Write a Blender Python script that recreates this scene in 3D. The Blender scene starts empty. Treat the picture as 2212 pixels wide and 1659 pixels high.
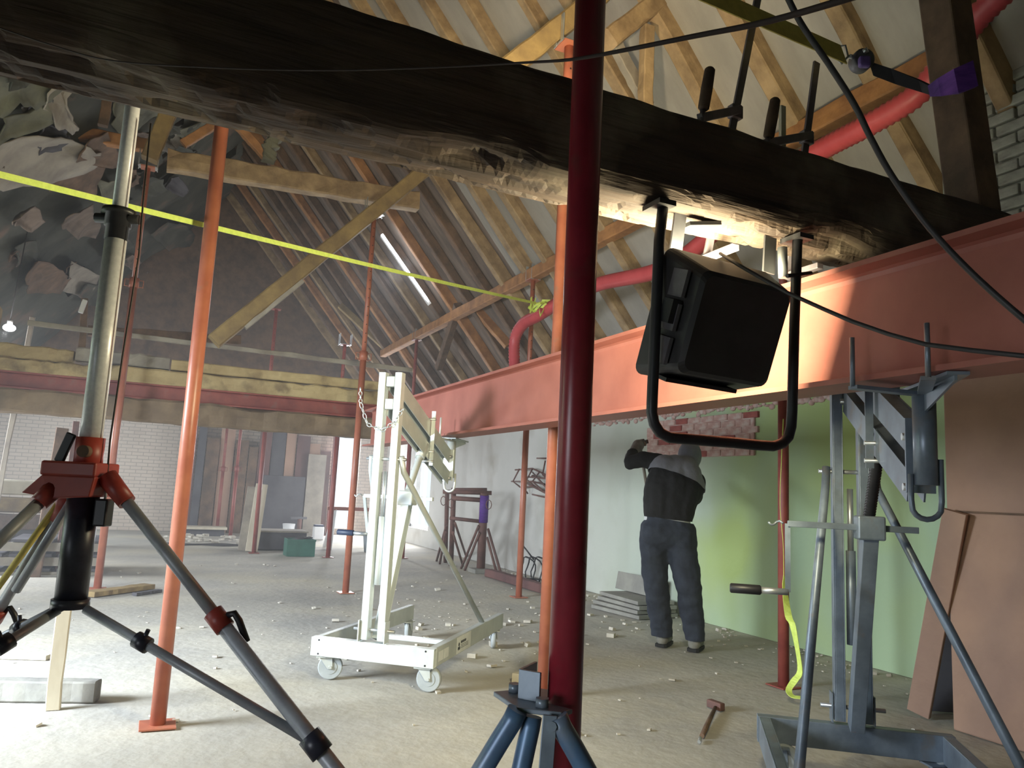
import bpy, bmesh, math, random
from mathutils import Vector, Matrix, noise

# ------------------------------------------------------------------ camera, world, lights, exposure
S = bpy.context.scene
COL = S.collection
V = Vector
FPX, PW, PH, CAM_H = 1650.0, 2212.0, 1659.0, 1.25
AZ, PITCH, ROLL = math.radians(24.7), math.radians(8.0), math.radians(2.8)
_fw = V((math.sin(AZ)*math.cos(PITCH), math.cos(AZ)*math.cos(PITCH), math.sin(PITCH)))
_r0 = V((math.cos(AZ), -math.sin(AZ), 0)); _u0 = _r0.cross(_fw)
_r = _r0*math.cos(ROLL) + _u0*math.sin(ROLL); _u = _u0*math.cos(ROLL) - _r0*math.sin(ROLL)
EYE = V((0, 0, CAM_H))

cam = bpy.data.cameras.new('camera'); co = bpy.data.objects.new('camera', cam); COL.objects.link(co)
cam.sensor_fit = 'HORIZONTAL'; cam.sensor_width = 36; cam.lens = 36*FPX/PW; cam.clip_start = .02; cam.clip_end = 200
co.matrix_world = Matrix(((_r.x, _u.x, -_fw.x, 0), (_r.y, _u.y, -_fw.y, 0), (_r.z, _u.z, -_fw.z, CAM_H), (0, 0, 0, 1)))
S.camera = co

W = bpy.data.worlds.new('world'); S.world = W; W.use_nodes = True
W.node_tree.nodes['Background'].inputs[0].default_value = (.80, .90, 1, 1)
W.node_tree.nodes['Background'].inputs[1].default_value = 1.3

def area(name, loc, direction, sx, sy, power, color, spread=180):
    l = bpy.data.lights.new(name, 'AREA'); l.shape = 'RECTANGLE'; l.size = sx; l.size_y = sy
    l.energy = power; l.color = color; l.spread = math.radians(spread)
    o = bpy.data.objects.new(name, l); COL.objects.link(o); o.location = loc
    o.rotation_euler = V(direction).to_track_quat('-Z', 'Y').to_euler(); return o

# daylight outside the openings of the building (left wall ones assumed), plus an added light for the end wall
area('assumed_low_doorway_light', (-3.72, -.2, .78), (1, .20, -.27), 1.5, 1.3, 19, (.88, .93, 1), 64)  # assumed doorway out of view, added to light the chimney panel from low down
area('assumed_window_two_light', (-3.75, 4.4, 1.85), (1, .55, -.70), 1.7, 1.3, 400, (.80, .90, 1), 108)  # assumed window out of view, added to brighten the floor on the left
area('assumed_window_three_light', (-3.75, 10.8, 1.7), (1, .10, -.45), 1.7, 1.4, 200, (.88, .94, 1), 140)  # assumed window out of view, added as more daylight from the left
area('end_wall_fill_light', (-3.75, 15.6, 1.6), (1, .45, -.25), 1.7, 1.4, 170, (.86, .94, 1), 150)  # unseen window light, added to brighten the far end wall
area('daylight_side_opening', (5.75, 16.3, 1.5), (-1, -.45, -.30), 1.5, 1.9, 190, (.93, .96, 1))
area('daylight_end_doorway', (4.35, 19.4, 1.5), (-.25, -1, -.30), .45, 2.2, 200, (.93, .96, 1))

S.view_settings.view_transform = 'Standard'; S.view_settings.look = 'None'
S.view_settings.gamma = 1; S.view_settings.use_curve_mapping = False
S.view_settings.exposure = 0.0
S.cycles.use_denoising = True
S.cycles.max_bounces = 6; S.cycles.diffuse_bounces = 4; S.cycles.adaptive_threshold = .025

# ------------------------------------------------------------------ pixel helpers (2212 x 1659)
def ray(x, y): return _r*((x-PW/2)/FPX) - _u*((y-PH/2)/FPX) + _fw
def P(x, y, z): return EYE + ray(x, y)*z
def onZ(x, y, Z=0.0): d = ray(x, y); return EYE + d*((Z-CAM_H)/d.z)
def onX(x, y, X): d = ray(x, y); return EYE + d*(X/d.x)
def onY(x, y, Y): d = ray(x, y); return EYE + d*(Y/d.y)
def on_plane(x, y, n, c): d = ray(x, y); return EYE + d*((c-V(n).dot(EYE))/V(n).dot(d))

# ------------------------------------------------------------------ materials
def mat(name, col, col2=None, rough=.7, metal=0.0, scale=6.0, bump=0.0, bscale=None, stretch=(1, 1, 1), detail=5, contrast=(.35, .65), dirt=None, spec=.5, rvar=0.0):
    m = bpy.data.materials.new(name); m.use_nodes = True
    nt = m.node_tree; b = nt.nodes['Principled BSDF']
    b.inputs['Roughness'].default_value = rough; b.inputs['Metallic'].default_value = metal
    b.inputs['Specular IOR Level'].default_value = spec
    tc = nt.nodes.new('ShaderNodeTexCoord'); mp = nt.nodes.new('ShaderNodeMapping')
    mp.inputs['Scale'].default_value = stretch
    nt.links.new(tc.outputs['Object'], mp.inputs['Vector'])
    if col2 is None: col2 = tuple(c*.8 for c in col)
    n = nt.nodes.new('ShaderNodeTexNoise'); n.inputs['Scale'].default_value = scale; n.inputs['Detail'].default_value = detail
    n.inputs['Roughness'].default_value = .62
    nt.links.new(mp.outputs[0], n.inputs['Vector'])
    r = nt.nodes.new('ShaderNodeValToRGB')
    r.color_ramp.elements[0].position, r.color_ramp.elements[1].position = contrast
    r.color_ramp.elements[0].color = (*col2, 1); r.color_ramp.elements[1].color = (*col, 1)
    nt.links.new(n.outputs[0], r.inputs[0]); out = r.outputs[0]
    if dirt:
        n2 = nt.nodes.new('ShaderNodeTexNoise'); n2.inputs['Scale'].default_value = dirt[1]; n2.inputs['Detail'].default_value = 8
        nt.links.new(tc.outputs['Object'], n2.inputs['Vector'])
        r2 = nt.nodes.new('ShaderNodeValToRGB'); r2.color_ramp.elements[0].position = dirt[2]; r2.color_ramp.elements[1].position = dirt[3]
        nt.links.new(n2.outputs[0], r2.inputs[0])
        mx = nt.nodes.new('ShaderNodeMix'); mx.data_type = 'RGBA'
        nt.links.new(r2.outputs[0], mx.inputs[0]); nt.links.new(out, mx.inputs[6]); mx.inputs[7].default_value = (*dirt[0], 1)
        out = mx.outputs[2]
    nt.links.new(out, b.inputs['Base Color'])
    if rvar:
        mr = nt.nodes.new('ShaderNodeMapRange'); mr.inputs[3].default_value = rough-rvar; mr.inputs[4].default_value = rough+rvar
        nt.links.new(n.outputs[0], mr.inputs[0]); nt.links.new(mr.outputs[0], b.inputs['Roughness'])
    if bump:
        n3 = nt.nodes.new('ShaderNodeTexNoise'); n3.inputs['Scale'].default_value = bscale or scale*3; n3.inputs['Detail'].default_value = 6
        nt.links.new(mp.outputs[0], n3.inputs['Vector'])
        bp = nt.nodes.new('ShaderNodeBump'); bp.inputs['Strength'].default_value = bump; bp.inputs['Distance'].default_value = .02
        nt.links.new(n3.outputs[0], bp.inputs['Height']); nt.links.new(bp.outputs[0], b.inputs['Normal'])
    return m
def emit(name, col, strength):
    m = bpy.data.materials.new(name); m.use_nodes = True; b = m.node_tree.nodes['Principled BSDF']
    b.inputs['Base Color'].default_value = (.9, .9, .9, 1); b.inputs['Emission Color'].default_value = (*col, 1)
    b.inputs['Emission Strength'].default_value = strength; return m

M = dict(
    floor=mat('dusty_concrete', (.50, .47, .40), (.35, .335, .305), .9, scale=.9, bump=.35, bscale=14, detail=9, dirt=((.55, .50, .38), .55, .5, .72)),
    debris=mat('plaster_crumbs', (.66, .62, .54), (.40, .36, .30), .9, scale=3),
    oldwood=mat('old_dark_timber', (.085, .054, .035), (.035, .023, .018), .8, scale=2.2, stretch=(.5, 6, 6), bump=.6, bscale=7, dirt=((.23, .185, .13), 2.3, .56, .76)),
    wood=mat('weathered_rafter_wood', (.43, .30, .165), (.22, .145, .08), .75, scale=1.6, stretch=(3, 3, 3), bump=.25, bscale=9),
    wood_dark=mat('dark_brown_wood', (.20, .12, .075), (.09, .058, .04), .8, scale=1.8, stretch=(3, 3, 3), bump=.3),
    wood_orange=mat('orange_brown_wood', (.46, .22, .085), (.27, .12, .05), .7, scale=2, stretch=(3, 3, 3), bump=.2),
    wood_yellow=mat('yellowed_timber', (.58, .45, .23), (.38, .27, .13), .8, scale=2.5, bump=.4, bscale=16, dirt=((.20, .14, .075), 3.1, .58, .7)),
    wood_brace=mat('ochre_brace_wood', (.36, .25, .10), (.21, .14, .065), .75, scale=2.2, stretch=(2, 2, 2), bump=.25, dirt=((.13, .085, .05), 1.6, .56, .72)),
    wood_mid=mat('brown_old_timber', (.30, .21, .125), (.17, .115, .07), .8, scale=2.5, bump=.4, bscale=16, dirt=((.12, .09, .06), 2.1, .52, .70)), wood_pale=mat('pale_sawn_board', (.66, .60, .47), (.50, .44, .33), .75, scale=3, stretch=(1, 1, .4), bump=.1),
    wood_grey=mat('grey_board', (.38, .34, .28), (.24, .21, .18), .85, scale=3, bump=.2),
    primer=mat('red_oxide_primer', (.40, .145, .11), (.32, .11, .085), .48, scale=3, bump=.05, rvar=.08),
    prop=mat('orange_red_prop_paint', (.47, .165, .095), (.36, .11, .07), .38, scale=5, bump=.05, dirt=((.30, .16, .11), 7, .62, .75), rvar=.1),
    prop_far=mat('dull_red_prop_paint', (.34, .085, .065), (.22, .05, .045), .5, scale=5, dirt=((.22, .13, .11), 5, .58, .75)),
    prop_front=mat('deep_red_prop_paint', (.26, .020, .034), (.18, .014, .024), .30, scale=6, bump=.03, dirt=((.16, .035, .035), 9, .62, .76), rvar=.08),
    rust=mat('rusty_steel', (.20, .095, .075), (.11, .06, .055), .75, scale=6, bump=.2),
    galv=mat('galvanised_steel', (.62, .65, .66), (.48, .50, .52), .38, .75, scale=7, rvar=.12),
    alu=mat('aluminium_profile', (.80, .84, .82), (.66, .70, .69), .36, .35, scale=5, rvar=.1),
    alu_grey=mat('dull_grey_aluminium', (.60, .63, .61), (.48, .51, .50), .45, .2, scale=5, rvar=.1),
    bluesteel=mat('blue_grey_steel', (.27, .325, .39), (.17, .205, .25), .40, .35, scale=6, rvar=.12, dirt=((.24, .22, .20), 8, .58, .72)),
    bluetube=mat('worn_blue_paint', (.12, .24, .40), (.08, .12, .20), .38, .2, scale=5, rvar=.1, dirt=((.22, .25, .29), 6, .55, .70)),
    silver=mat('speckled_silver_tube', (.74, .74, .75), (.64, .64, .66), .34, .1, scale=90, detail=2, rvar=.04),
    greytube=mat('grey_steel_tube', (.40, .42, .45), (.28, .29, .32), .42, .15, scale=12, rvar=.1),
    black=mat('black_paint', (.022, .022, .026), (.013, .013, .016), .45, scale=8),
    blacktube=mat('blue_black_tube', (.030, .032, .050), (.017, .018, .030), .38, scale=30),
    rubber=mat('grey_wheel_rubber', (.42, .45, .46), (.33, .36, .37), .7, scale=8),
    redcast=mat('red_cast_housing', (.38, .055, .035), (.27, .035, .028), .45, scale=6, rvar=.1),
    clampsteel=mat('grey_clamp_steel', (.23, .20, .22), (.15, .13, .145), .5, .3, scale=8), housing=mat('dark_lamp_housing', (.045, .042, .043), (.028, .027, .028), .55, .1, scale=6),
    housing_side=mat('dusty_grey_metal', (.17, .165, .18), (.11, .105, .115), .5, .2, scale=6),
    lens=emit('lit_lamp_lens', (1, .93, .60), 30),
    tube=emit('lit_fluorescent_tube', (.86, .92, 1), 22), bulb=emit('lit_bulb', (1, 1, 1), 25),
    white=mat('white_sheet_metal', (.80, .80, .80), (.70, .70, .70), .4, scale=4),
    hose=mat('red_pink_corrugated_plastic', (.62, .095, .105), (.50, .065, .075), .45, scale=3),
    webyellow=mat('yellow_webbing', (.62, .50, .13), (.50, .40, .10), .8, scale=30),
    webneon=mat('neon_yellow_webbing', (.72, .88, .20), (.60, .76, .16), .7, scale=40),
    webblack=mat('black_webbing', (.018, .016, .020), None, .8, scale=30),
    purple=mat('purple_sling', (.12, .035, .30), (.07, .02, .20), .7, scale=14, stretch=(1, 1, 4)),
    purplecase=mat('purple_plastic', (.20, .13, .42), (.11, .06, .27), .4, scale=6),
    cable=mat('black_cable', (.035, .030, .030), None, .55, scale=9),
    cablebrown=mat('brown_black_strap', (.050, .033, .026), None, .7, scale=20),
    roof=mat('dark_roof_boarding', (.22, .165, .13), (.10, .075, .062), .85, scale=1.3, stretch=(1, 4, 1), bump=.3),
    roofdark=mat('dark_roof_lining', (.085, .085, .068), (.030, .034, .028), .9, scale=1.1, bump=.6, bscale=5, detail=8, dirt=((.15, .10, .075), 1.7, .58, .70)),
    underlay=mat('grey_roof_membrane', (.40, .375, .34), (.31, .29, .26), .55, scale=1.2, stretch=(1, 3, 1), bump=.5, bscale=2.5),
    lining=mat('torn_pale_lining', (.19, .185, .13), (.095, .095, .068), .85, scale=2.5, bump=.5, bscale=8),
    plaster=None,
    chimney=mat('brown_pink_render', (.42, .265, .19), (.34, .21, .155), .85, scale=1.5, bump=.15, bscale=20),
    brickgrey=mat('grey_washed_brick', (.42, .43, .39), (.27, .27, .245), .85, scale=7, bump=.4),
    mortar=mat('grey_mortar', (.31, .31, .285), (.22, .22, .20), .95, scale=12, bump=.4),
    brickpink=mat('pink_plastered_brick', (.62, .44, .39), (.50, .30, .26), .9, scale=9, bump=.4, dirt=((.62, .50, .45), 9, .48, .62)),
    brickred=mat('bare_red_brick', (.40, .12, .10), (.28, .08, .07), .9, scale=9, bump=.4),
    endwall_base=mat('whitewashed_brickwork', (.62, .53, .45), (.48, .40, .34), .9, scale=.8, bump=.2),
    jeans=mat('dark_denim', (.040, .050, .072), (.025, .031, .048), .9, scale=9, bump=.4, bscale=14),
    jacket=mat('black_jacket_cloth', (.017, .017, .019), (.011, .011, .012), .9, scale=9, bump=.3),
    yoke=mat('light_grey_cloth', (.27, .28, .33), (.22, .23, .27), .9, scale=9, bump=.3),
    shirt=mat('white_shirt', (.75, .77, .78), None, .9), shoe=mat('dusty_grey_shoe', (.30, .29, .25), (.19, .185, .165), .8, scale=12),
    sole=mat('black_sole', (.02, .02, .02), None, .8), glove=mat('grey_work_glove', (.36, .33, .33), (.22, .20, .20), .9, scale=14),
    skin=mat('skin', (.55, .33, .24), (.48, .28, .20), .6),
    green=mat('green_crate_plastic', (.05, .17, .13), (.035, .12, .09), .5), bluegrip=mat('blue_black_grip', (.03, .045, .09), None, .5),
    sack=mat('blue_grey_tarpaulin', (.33, .37, .39), (.20, .23, .26), .8, scale=3, bump=.6, bscale=4),
    slab=mat('grey_slab', (.32, .31, .27), (.23, .22, .20), .9, scale=4, bump=.3),
    board_red=mat('red_brown_board', (.18, .085, .075), (.10, .05, .05), .8, scale=2, stretch=(1, 1, .3)),
    board_dark=mat('dark_grey_board', (.10, .095, .105), (.055, .05, .06), .8, scale=2),
    sticker=mat('white_sticker', (.85, .87, .85), None, .5), ink=mat('dark_ink', (.04, .045, .05), None, .6),
)
def wall_material():
    m = mat('painted_plaster', (.60, .585, .55), (.53, .52, .485), .9, scale=.9, bump=.2, bscale=10, detail=8, dirt=((.40, .37, .32), 1.5, .55, .76))
    nt = m.node_tree; b = nt.nodes['Principled BSDF']; src = b.inputs['Base Color'].links[0].from_socket
    geo = nt.nodes.new('ShaderNodeNewGeometry'); sep = nt.nodes.new('ShaderNodeSeparateXYZ'); nt.links.new(geo.outputs['Position'], sep.inputs[0])
    n = nt.nodes.new('ShaderNodeTexNoise'); n.inputs['Scale'].default_value = 1.3; n.inputs['Detail'].default_value = 6
    nt.links.new(geo.outputs['Position'], n.inputs['Vector'])
    ad = nt.nodes.new('ShaderNodeMath'); ad.operation = 'MULTIPLY_ADD'; nt.links.new(n.outputs[0], ad.inputs[0]); ad.inputs[1].default_value = 1.8
    nt.links.new(sep.outputs['Y'], ad.inputs[2])
    def paint(prev, lo, hi, col):
        mr = nt.nodes.new('ShaderNodeMapRange'); mr.inputs[1].default_value = lo; mr.inputs[2].default_value = hi
        mr.inputs[3].default_value = 1; mr.inputs[4].default_value = 0
        nt.links.new(ad.outputs[0], mr.inputs[0])
        mx = nt.nodes.new('ShaderNodeMix'); mx.data_type = 'RGBA'; nt.links.new(mr.outputs[0], mx.inputs[0])
        nt.links.new(prev, mx.inputs[6]); mx.inputs[7].default_value = (*col, 1); return mx.outputs[2]
    o = paint(src, 8.0, 11.5, (.54, .60, .50))
    o = paint(o, 6.9, 7.9, (.40, .53, .345))
    # a yellower patch of the old paint low on the wall
    n2 = nt.nodes.new('ShaderNodeTexNoise'); n2.inputs['Scale'].default_value = .8; nt.links.new(geo.outputs['Position'], n2.inputs['Vector'])
    mr = nt.nodes.new('ShaderNodeMapRange'); mr.inputs[1].default_value = .42; mr.inputs[2].default_value = .66
    nt.links.new(n2.outputs[0], mr.inputs[0])
    ml = nt.nodes.new('ShaderNodeMapRange'); ml.inputs[1].default_value = 7.2; ml.inputs[2].default_value = 6.4; nt.links.new(sep.outputs['Y'], ml.inputs[0])
    mm = nt.nodes.new('ShaderNodeMath'); mm.operation = 'MULTIPLY'; nt.links.new(mr.outputs[0], mm.inputs[0]); nt.links.new(ml.outputs[0], mm.inputs[1])
    mx = nt.nodes.new('ShaderNodeMix'); mx.data_type = 'RGBA'; nt.links.new(mm.outputs[0], mx.inputs[0]); nt.links.new(o, mx.inputs[6]); mx.inputs[7].default_value = (.42, .53, .20, 1)
    nt.links.new(mx.outputs[2], b.inputs['Base Color']); return m
M['plaster'] = wall_material()
def brick_wall():
    m = M['endwall_base']; nt = m.node_tree; b = nt.nodes['Principled BSDF']; src = b.inputs['Base Color'].links[0].from_socket
    g = nt.nodes.new('ShaderNodeNewGeometry'); sp = nt.nodes.new('ShaderNodeSeparateXYZ'); cb = nt.nodes.new('ShaderNodeCombineXYZ'); br = nt.nodes.new('ShaderNodeTexBrick')
    nt.links.new(g.outputs['Position'], sp.inputs[0]); nt.links.new(sp.outputs['X'], cb.inputs[0]); nt.links.new(sp.outputs['Z'], cb.inputs[1]); nt.links.new(cb.outputs[0], br.inputs['Vector'])
    br.inputs['Scale'].default_value = 1; br.inputs['Brick Width'].default_value = .23; br.inputs['Row Height'].default_value = .078; br.inputs['Mortar Size'].default_value = .008
    br.inputs['Mortar'].default_value = (.36, .31, .27, 1); nt.links.new(src, br.inputs['Color1']); br.inputs['Color2'].default_value = (.56, .48, .41, 1)
    nt.links.new(br.outputs['Color'], b.inputs['Base Color']); return m
M['endwall'] = brick_wall()

# ------------------------------------------------------------------ mesh builder
MW = {}
def frame_of(d, up=V((0, 0, 1))):
    d = V(d).normalized()
    if abs(d.dot(up)) > .98: up = V((0, 1, 0)) if abs(d.y) < .9 else V((1, 0, 0))
    s = d.cross(up).normalized(); t = s.cross(d).normalized(); return d, s, t
class MB:
    def __init__(self): self.v, self.f, self.s = [], [], []
    def _add(self, vs, fs, smooth=False):
        n = len(self.v); self.v += [V(p) for p in vs]
        for f in fs: self.f.append(tuple(i+n for i in f)); self.s.append(smooth)
        return self
    def box(self, c, size, R=None):
        hx, hy, hz = (a/2 for a in size); c = V(c); vs = []
        for x in (-hx, hx):
            for y in (-hy, hy):
                for z in (-hz, hz):
                    q = V((x, y, z)); vs.append(c + (R @ q if R else q))
        return self._add(vs, [(0, 1, 3, 2), (4, 6, 7, 5), (0, 4, 5, 1), (2, 3, 7, 6), (0, 2, 6, 4), (1, 5, 7, 3)])
    def bar(self, p0, p1, w, h, up=V((0, 0, 1))):
        p0, p1 = V(p0), V(p1); d, s, t = frame_of(p1-p0, V(up)); vs = []
        for p in (p0, p1):
            for a, b in ((-1, -1), (1, -1), (1, 1), (-1, 1)): vs.append(p + s*(a*w/2) + t*(b*h/2))
        return self._add(vs, [(3, 2, 1, 0), (4, 5, 6, 7), (0, 1, 5, 4), (1, 2, 6, 5), (2, 3, 7, 6), (3, 0, 4, 7)])
    def tube(self, p0, p1, r0, r1=None, n=12): return self.path([p0, p1], r0, n, r1=r1)
    def path(self, pts, r, n=8, r1=None, rs=None, closed=False):
        pts = [V(p) for p in pts]; k = len(pts); vs = []; fs = []; s0 = None
        for i, p in enumerate(pts):
            if closed: d = pts[(i+1) % k]-pts[i-1]
            else:
                lo_, hi_ = max(i-1, 0), min(i+1, k-1)
                while lo_ > 0 and (pts[lo_]-p).length < 1e-7: lo_ -= 1
                while hi_ < k-1 and (pts[hi_]-p).length < 1e-7: hi_ += 1
                d = pts[hi_]-pts[lo_]
            d = d.normalized()
            if s0 is None: _, s0, _ = frame_of(d)
            s0 = (s0 - d*s0.dot(d)).normalized(); t = d.cross(s0)
            rr = rs[i] if rs else (r if r1 is None else r + (r1-r)*i/max(k-1, 1))
            for j in range(n):
                a = 2*math.pi*j/n; vs.append(p + s0*(math.cos(a)*rr) + t*(math.sin(a)*rr))
        for i in range(k if closed else k-1):
            b0, b1 = i*n, ((i+1) % k)*n
            for j in range(n): fs.append((b0+j, b0+(j+1) % n, b1+(j+1) % n, b1+j))
        self._add(vs, fs, True)
        if not closed:
            b = len(self.v)-k*n
            self.f.append(tuple(b+j for j in range(n-1, -1, -1))); self.s.append(False)
            self.f.append(tuple(b+(k-1)*n+j for j in range(n))); self.s.append(False)
        return self
    def ribbon(self, pts, ws, sides, th):
        vs, fs = [], []; k = len(pts)
        for i, (p, w, s) in enumerate(zip(pts, ws, sides)):
            p = V(p); s = V(s).normalized(); d = (V(pts[min(i+1, k-1)])-V(pts[max(i-1, 0)])).normalized(); nn = s.cross(d).normalized()
            for a, b in ((-1, -1), (1, -1), (1, 1), (-1, 1)): vs.append(p + s*(a*w/2) + nn*(b*th/2))
        for i in range(k-1):
            for j in range(4): fs.append((i*4+j, i*4+(j+1) % 4, i*4+4+(j+1) % 4, i*4+4+j))
        fs += [(3, 2, 1, 0), tuple((k-1)*4+j for j in range(4))]
        return self._add(vs, fs)
    def prism(self, poly, off):
        k = len(poly); off = V(off); vs = [V(p) for p in poly] + [V(p)+off for p in poly]
        fs = [tuple(range(k-1, -1, -1)), tuple(range(k, 2*k))] + [(i, (i+1) % k, k+(i+1) % k, k+i) for i in range(k)]
        return self._add(vs, fs)
    def ball(self, c, rad, R=None, n=12, m=8):
        c = V(c); rad = (rad,)*3 if isinstance(rad, (int, float)) else rad; vs = []; fs = []
        for i in range(1, m):
            t = math.pi*i/m
            for j in range(n):
                a = 2*math.pi*j/n; q = V((rad[0]*math.sin(t)*math.cos(a), rad[1]*math.sin(t)*math.sin(a), rad[2]*math.cos(t)))
                vs.append(c + (R @ q if R else q))
        top, bot = V((0, 0, rad[2])), V((0, 0, -rad[2])); vs += [c+(R @ top if R else top), c+(R @ bot if R else bot)]
        for i in range(m-2):
            for j in range(n): fs.append((i*n+j, (i+1)*n+j, (i+1)*n+(j+1) % n, i*n+(j+1) % n))
        for j in range(n):
            fs.append((len(vs)-2, j, (j+1) % n)); fs.append((len(vs)-1, (m-2)*n+(j+1) % n, (m-2)*n+j))
        return self._add(vs, fs, True)
    def capsule(self, p0, p1, r0, r1):
        p0, p1 = V(p0), V(p1); self.path([p0, p1], r0, 12, r1=r1); self.ball(p0, r0); return self.ball(p1, r1)
    def timber(self, p0, p1, w, h, seed=0, rough=.008, segs=8, up=V((0, 0, 1)), chip=0.0, wane=.18):
        p0, p1 = V(p0), V(p1); d, s, t = frame_of(p1-p0, V(up)); L = (p1-p0).length; vs = []; fs = []
        c = min(w, h)*wane*.5
        sec = [(-w/2+c, -h/2), (0, -h/2), (w/2-c, -h/2), (w/2, -h/2+c), (w/2, 0), (w/2, h/2-c), (w/2-c, h/2), (0, h/2), (-w/2+c, h/2), (-w/2, h/2-c), (-w/2, 0), (-w/2, -h/2+c)]
        n = len(sec)
        for i in range(segs+1):
            q = p0 + d*(L*i/segs); bow = noise.noise(V((seed*3.1, i*1.3, .5)))*rough
            for j, (a, b) in enumerate(sec):
                k = noise.noise(V((seed*7.7+a*9, i*1.7+b*9, seed)))*rough
                f = 1 + k/max(w, h)*2
                vs.append(q + s*(a*f+bow) + t*(b*f+k*.5))
        for i in range(segs):
            for j in range(n): fs.append((i*n+j, i*n+(j+1) % n, (i+1)*n+(j+1) % n, (i+1)*n+j))
        fs += [tuple(range(n-1, -1, -1)), tuple(segs*n+j for j in range(n))]
        return self._add(vs, fs)
    def build(self, name, m, parent=None, local=False, bevel=0):
        vs = self.v
        if parent is not None and not local:
            inv = MW.get(parent.name, Matrix()).inverted(); vs = [inv @ p for p in vs]
        me = bpy.data.meshes.new(name); me.from_pydata([tuple(p) for p in vs], [], self.f)
        me.polygons.foreach_set('use_smooth', self.s); me.materials.append(M[m] if isinstance(m, str) else m)
        bm = bmesh.new(); bm.from_mesh(me); bmesh.ops.recalc_face_normals(bm, faces=bm.faces); bm.to_mesh(me); bm.free()
        o = bpy.data.objects.new(name, me); COL.objects.link(o)
        if parent is not None: o.parent = parent; MW[o.name] = MW.get(parent.name, Matrix())
        else: MW[o.name] = Matrix()
        if bevel:
            md = o.modifiers.new('bevel', 'BEVEL'); md.width = bevel; md.segments = 2; md.limit_method = 'ANGLE'; md.angle_limit = math.radians(40)
        return o
def tag(o, label, cat, group=None):
    o['label'] = label; o['category'] = cat
    if group: o['group'] = group
    return o
def thing(name, label, cat, loc=(0, 0, 0), rz=0, group=None):
    o = bpy.data.objects.new(name, None); COL.objects.link(o); o.empty_display_size = .1
    o.location = loc; o.rotation_euler = (0, 0, rz)
    MW[o.name] = Matrix.Translation(V(loc)) @ Matrix.Rotation(rz, 4, 'Z')
    return tag(o, label, cat, group)
def struct(o): o['kind'] = 'structure'; return o
def stuff(o): o['kind'] = 'stuff'; return o
def shared(name, src, parent, loc, R=None, m=None):
    """a copy of a piece that shares mesh data, at a world place under a parent without rotation"""
    o = src.copy(); o.name = name; COL.objects.link(o); o.parent = parent
    o.matrix_local = Matrix.Translation(V(loc)) @ (R.to_4x4() if R else Matrix()); return o

# ------------------------------------------------------------------ setting
WX, LX, Y0, Y1, EAVE, PIT = 5.35, -3.55, -3.0, 19.0, 2.75, 1.19
RX = (WX+LX)/2; RZ = EAVE + PIT*(WX-RX)
b = MB(); nx, ny = 46, 110
for j in range(ny+1):
    for i in range(nx+1):
        x, y = LX-.3+(WX-LX+.6)*i/nx, Y0-.3+(Y1-Y0+.6)*j/ny
        b.v.append(V((x, y, noise.noise(V((x*.9, y*.9, 1)))*.004-.004)))
for j in range(ny):
    for i in range(nx): b.f.append((j*(nx+1)+i, j*(nx+1)+i+1, (j+1)*(nx+1)+i+1, (j+1)*(nx+1)+i)); b.s.append(True)
floor = struct(b.build('floor', 'floor'))

def boxes(name, m, lst):
    q = MB()
    for (x0, x1, y0, y1, z0, z1) in lst: q.box(((x0+x1)/2, (y0+y1)/2, (z0+z1)/2), (x1-x0, y1-y0, z1-z0))
    return struct(q.build(name, m))
wall_right = boxes('wall_right', 'plaster', [(WX, WX+.3, Y0, 15.5, 0, EAVE+.2), (WX, WX+.3, 17.1, Y1, 0, EAVE+.2), (WX, WX+.3, 15.5, 17.1, 0, .35), (WX, WX+.3, 15.5, 17.1, 2.35, EAVE+.2)])
wall_left = boxes('wall_left', 'plaster', [(LX-.3, LX, Y0, -1.0, 0, 2.95), (LX-.3, LX, .6, 3.5, 0, 2.95), (LX-.3, LX, 5.3, 9.9, 0, 2.95), (LX-.3, LX, 11.7, 14.7, 0, 2.95), (LX-.3, LX, 16.5, Y1, 0, 2.95), (LX-.3, LX, 14.7, 16.5, 0, .85), (LX-.3, LX, 14.7, 16.5, 2.4, 2.95),  # the farthest opening is added for the end wall light
    (LX-.3, LX, 3.5, 5.3, 0, .9), (LX-.3, LX, 9.9, 11.7, 0, .9), (LX-.3, LX, -1.0, .6, 1.55, 2.95), (LX-.3, LX, 3.5, 5.3, 2.5, 2.95), (LX-.3, LX, 9.9, 11.7, 2.5, 2.95)])  # doorway and windows of this wall are assumed, unseen, to let in the daylight
wall_end = boxes('wall_end', 'endwall', [(LX-.3, 4.05, Y1, Y1+.25, 0, 2.95), (4.65, WX+.3, Y1, Y1+.25, 0, 2.95), (4.05, 4.65, Y1, Y1+.25, 0, .15), (4.05, 4.65, Y1, Y1+.25, 2.6, 2.95)])
struct(MB().prism([(LX-.3, Y1, 2.9), (WX+.3, Y1, 2.9), (RX, Y1, RZ+.1)], (0, .2, 0)).build('gable_end_panel', 'wood_dark', wall_end))
wall_back = boxes('wall_back', 'plaster', [(LX-.3, WX+.3, Y0-.25, Y0, 0, 2.95)])
struct(MB().prism([(LX-.3, Y0, 2.9), (WX+.3, Y0, 2.9), (RX, Y0, RZ+.1)], (0, -.2, 0)).build('gable_back_panel', 'roofdark', wall_back))

# broken plaster edge along the top of the long wall
b = MB(); rnd = random.Random(5)
for i in range(110):
    y = 2.9 + i*.055
    b.ball((WX-.005, y, 2.20+rnd.uniform(-.02, .05)), (rnd.uniform(.012, .03), rnd.uniform(.03, .06), rnd.uniform(.012, .04)), n=6, m=4)
b.build('plaster_edge', 'brickpink', wall_right)
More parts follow.
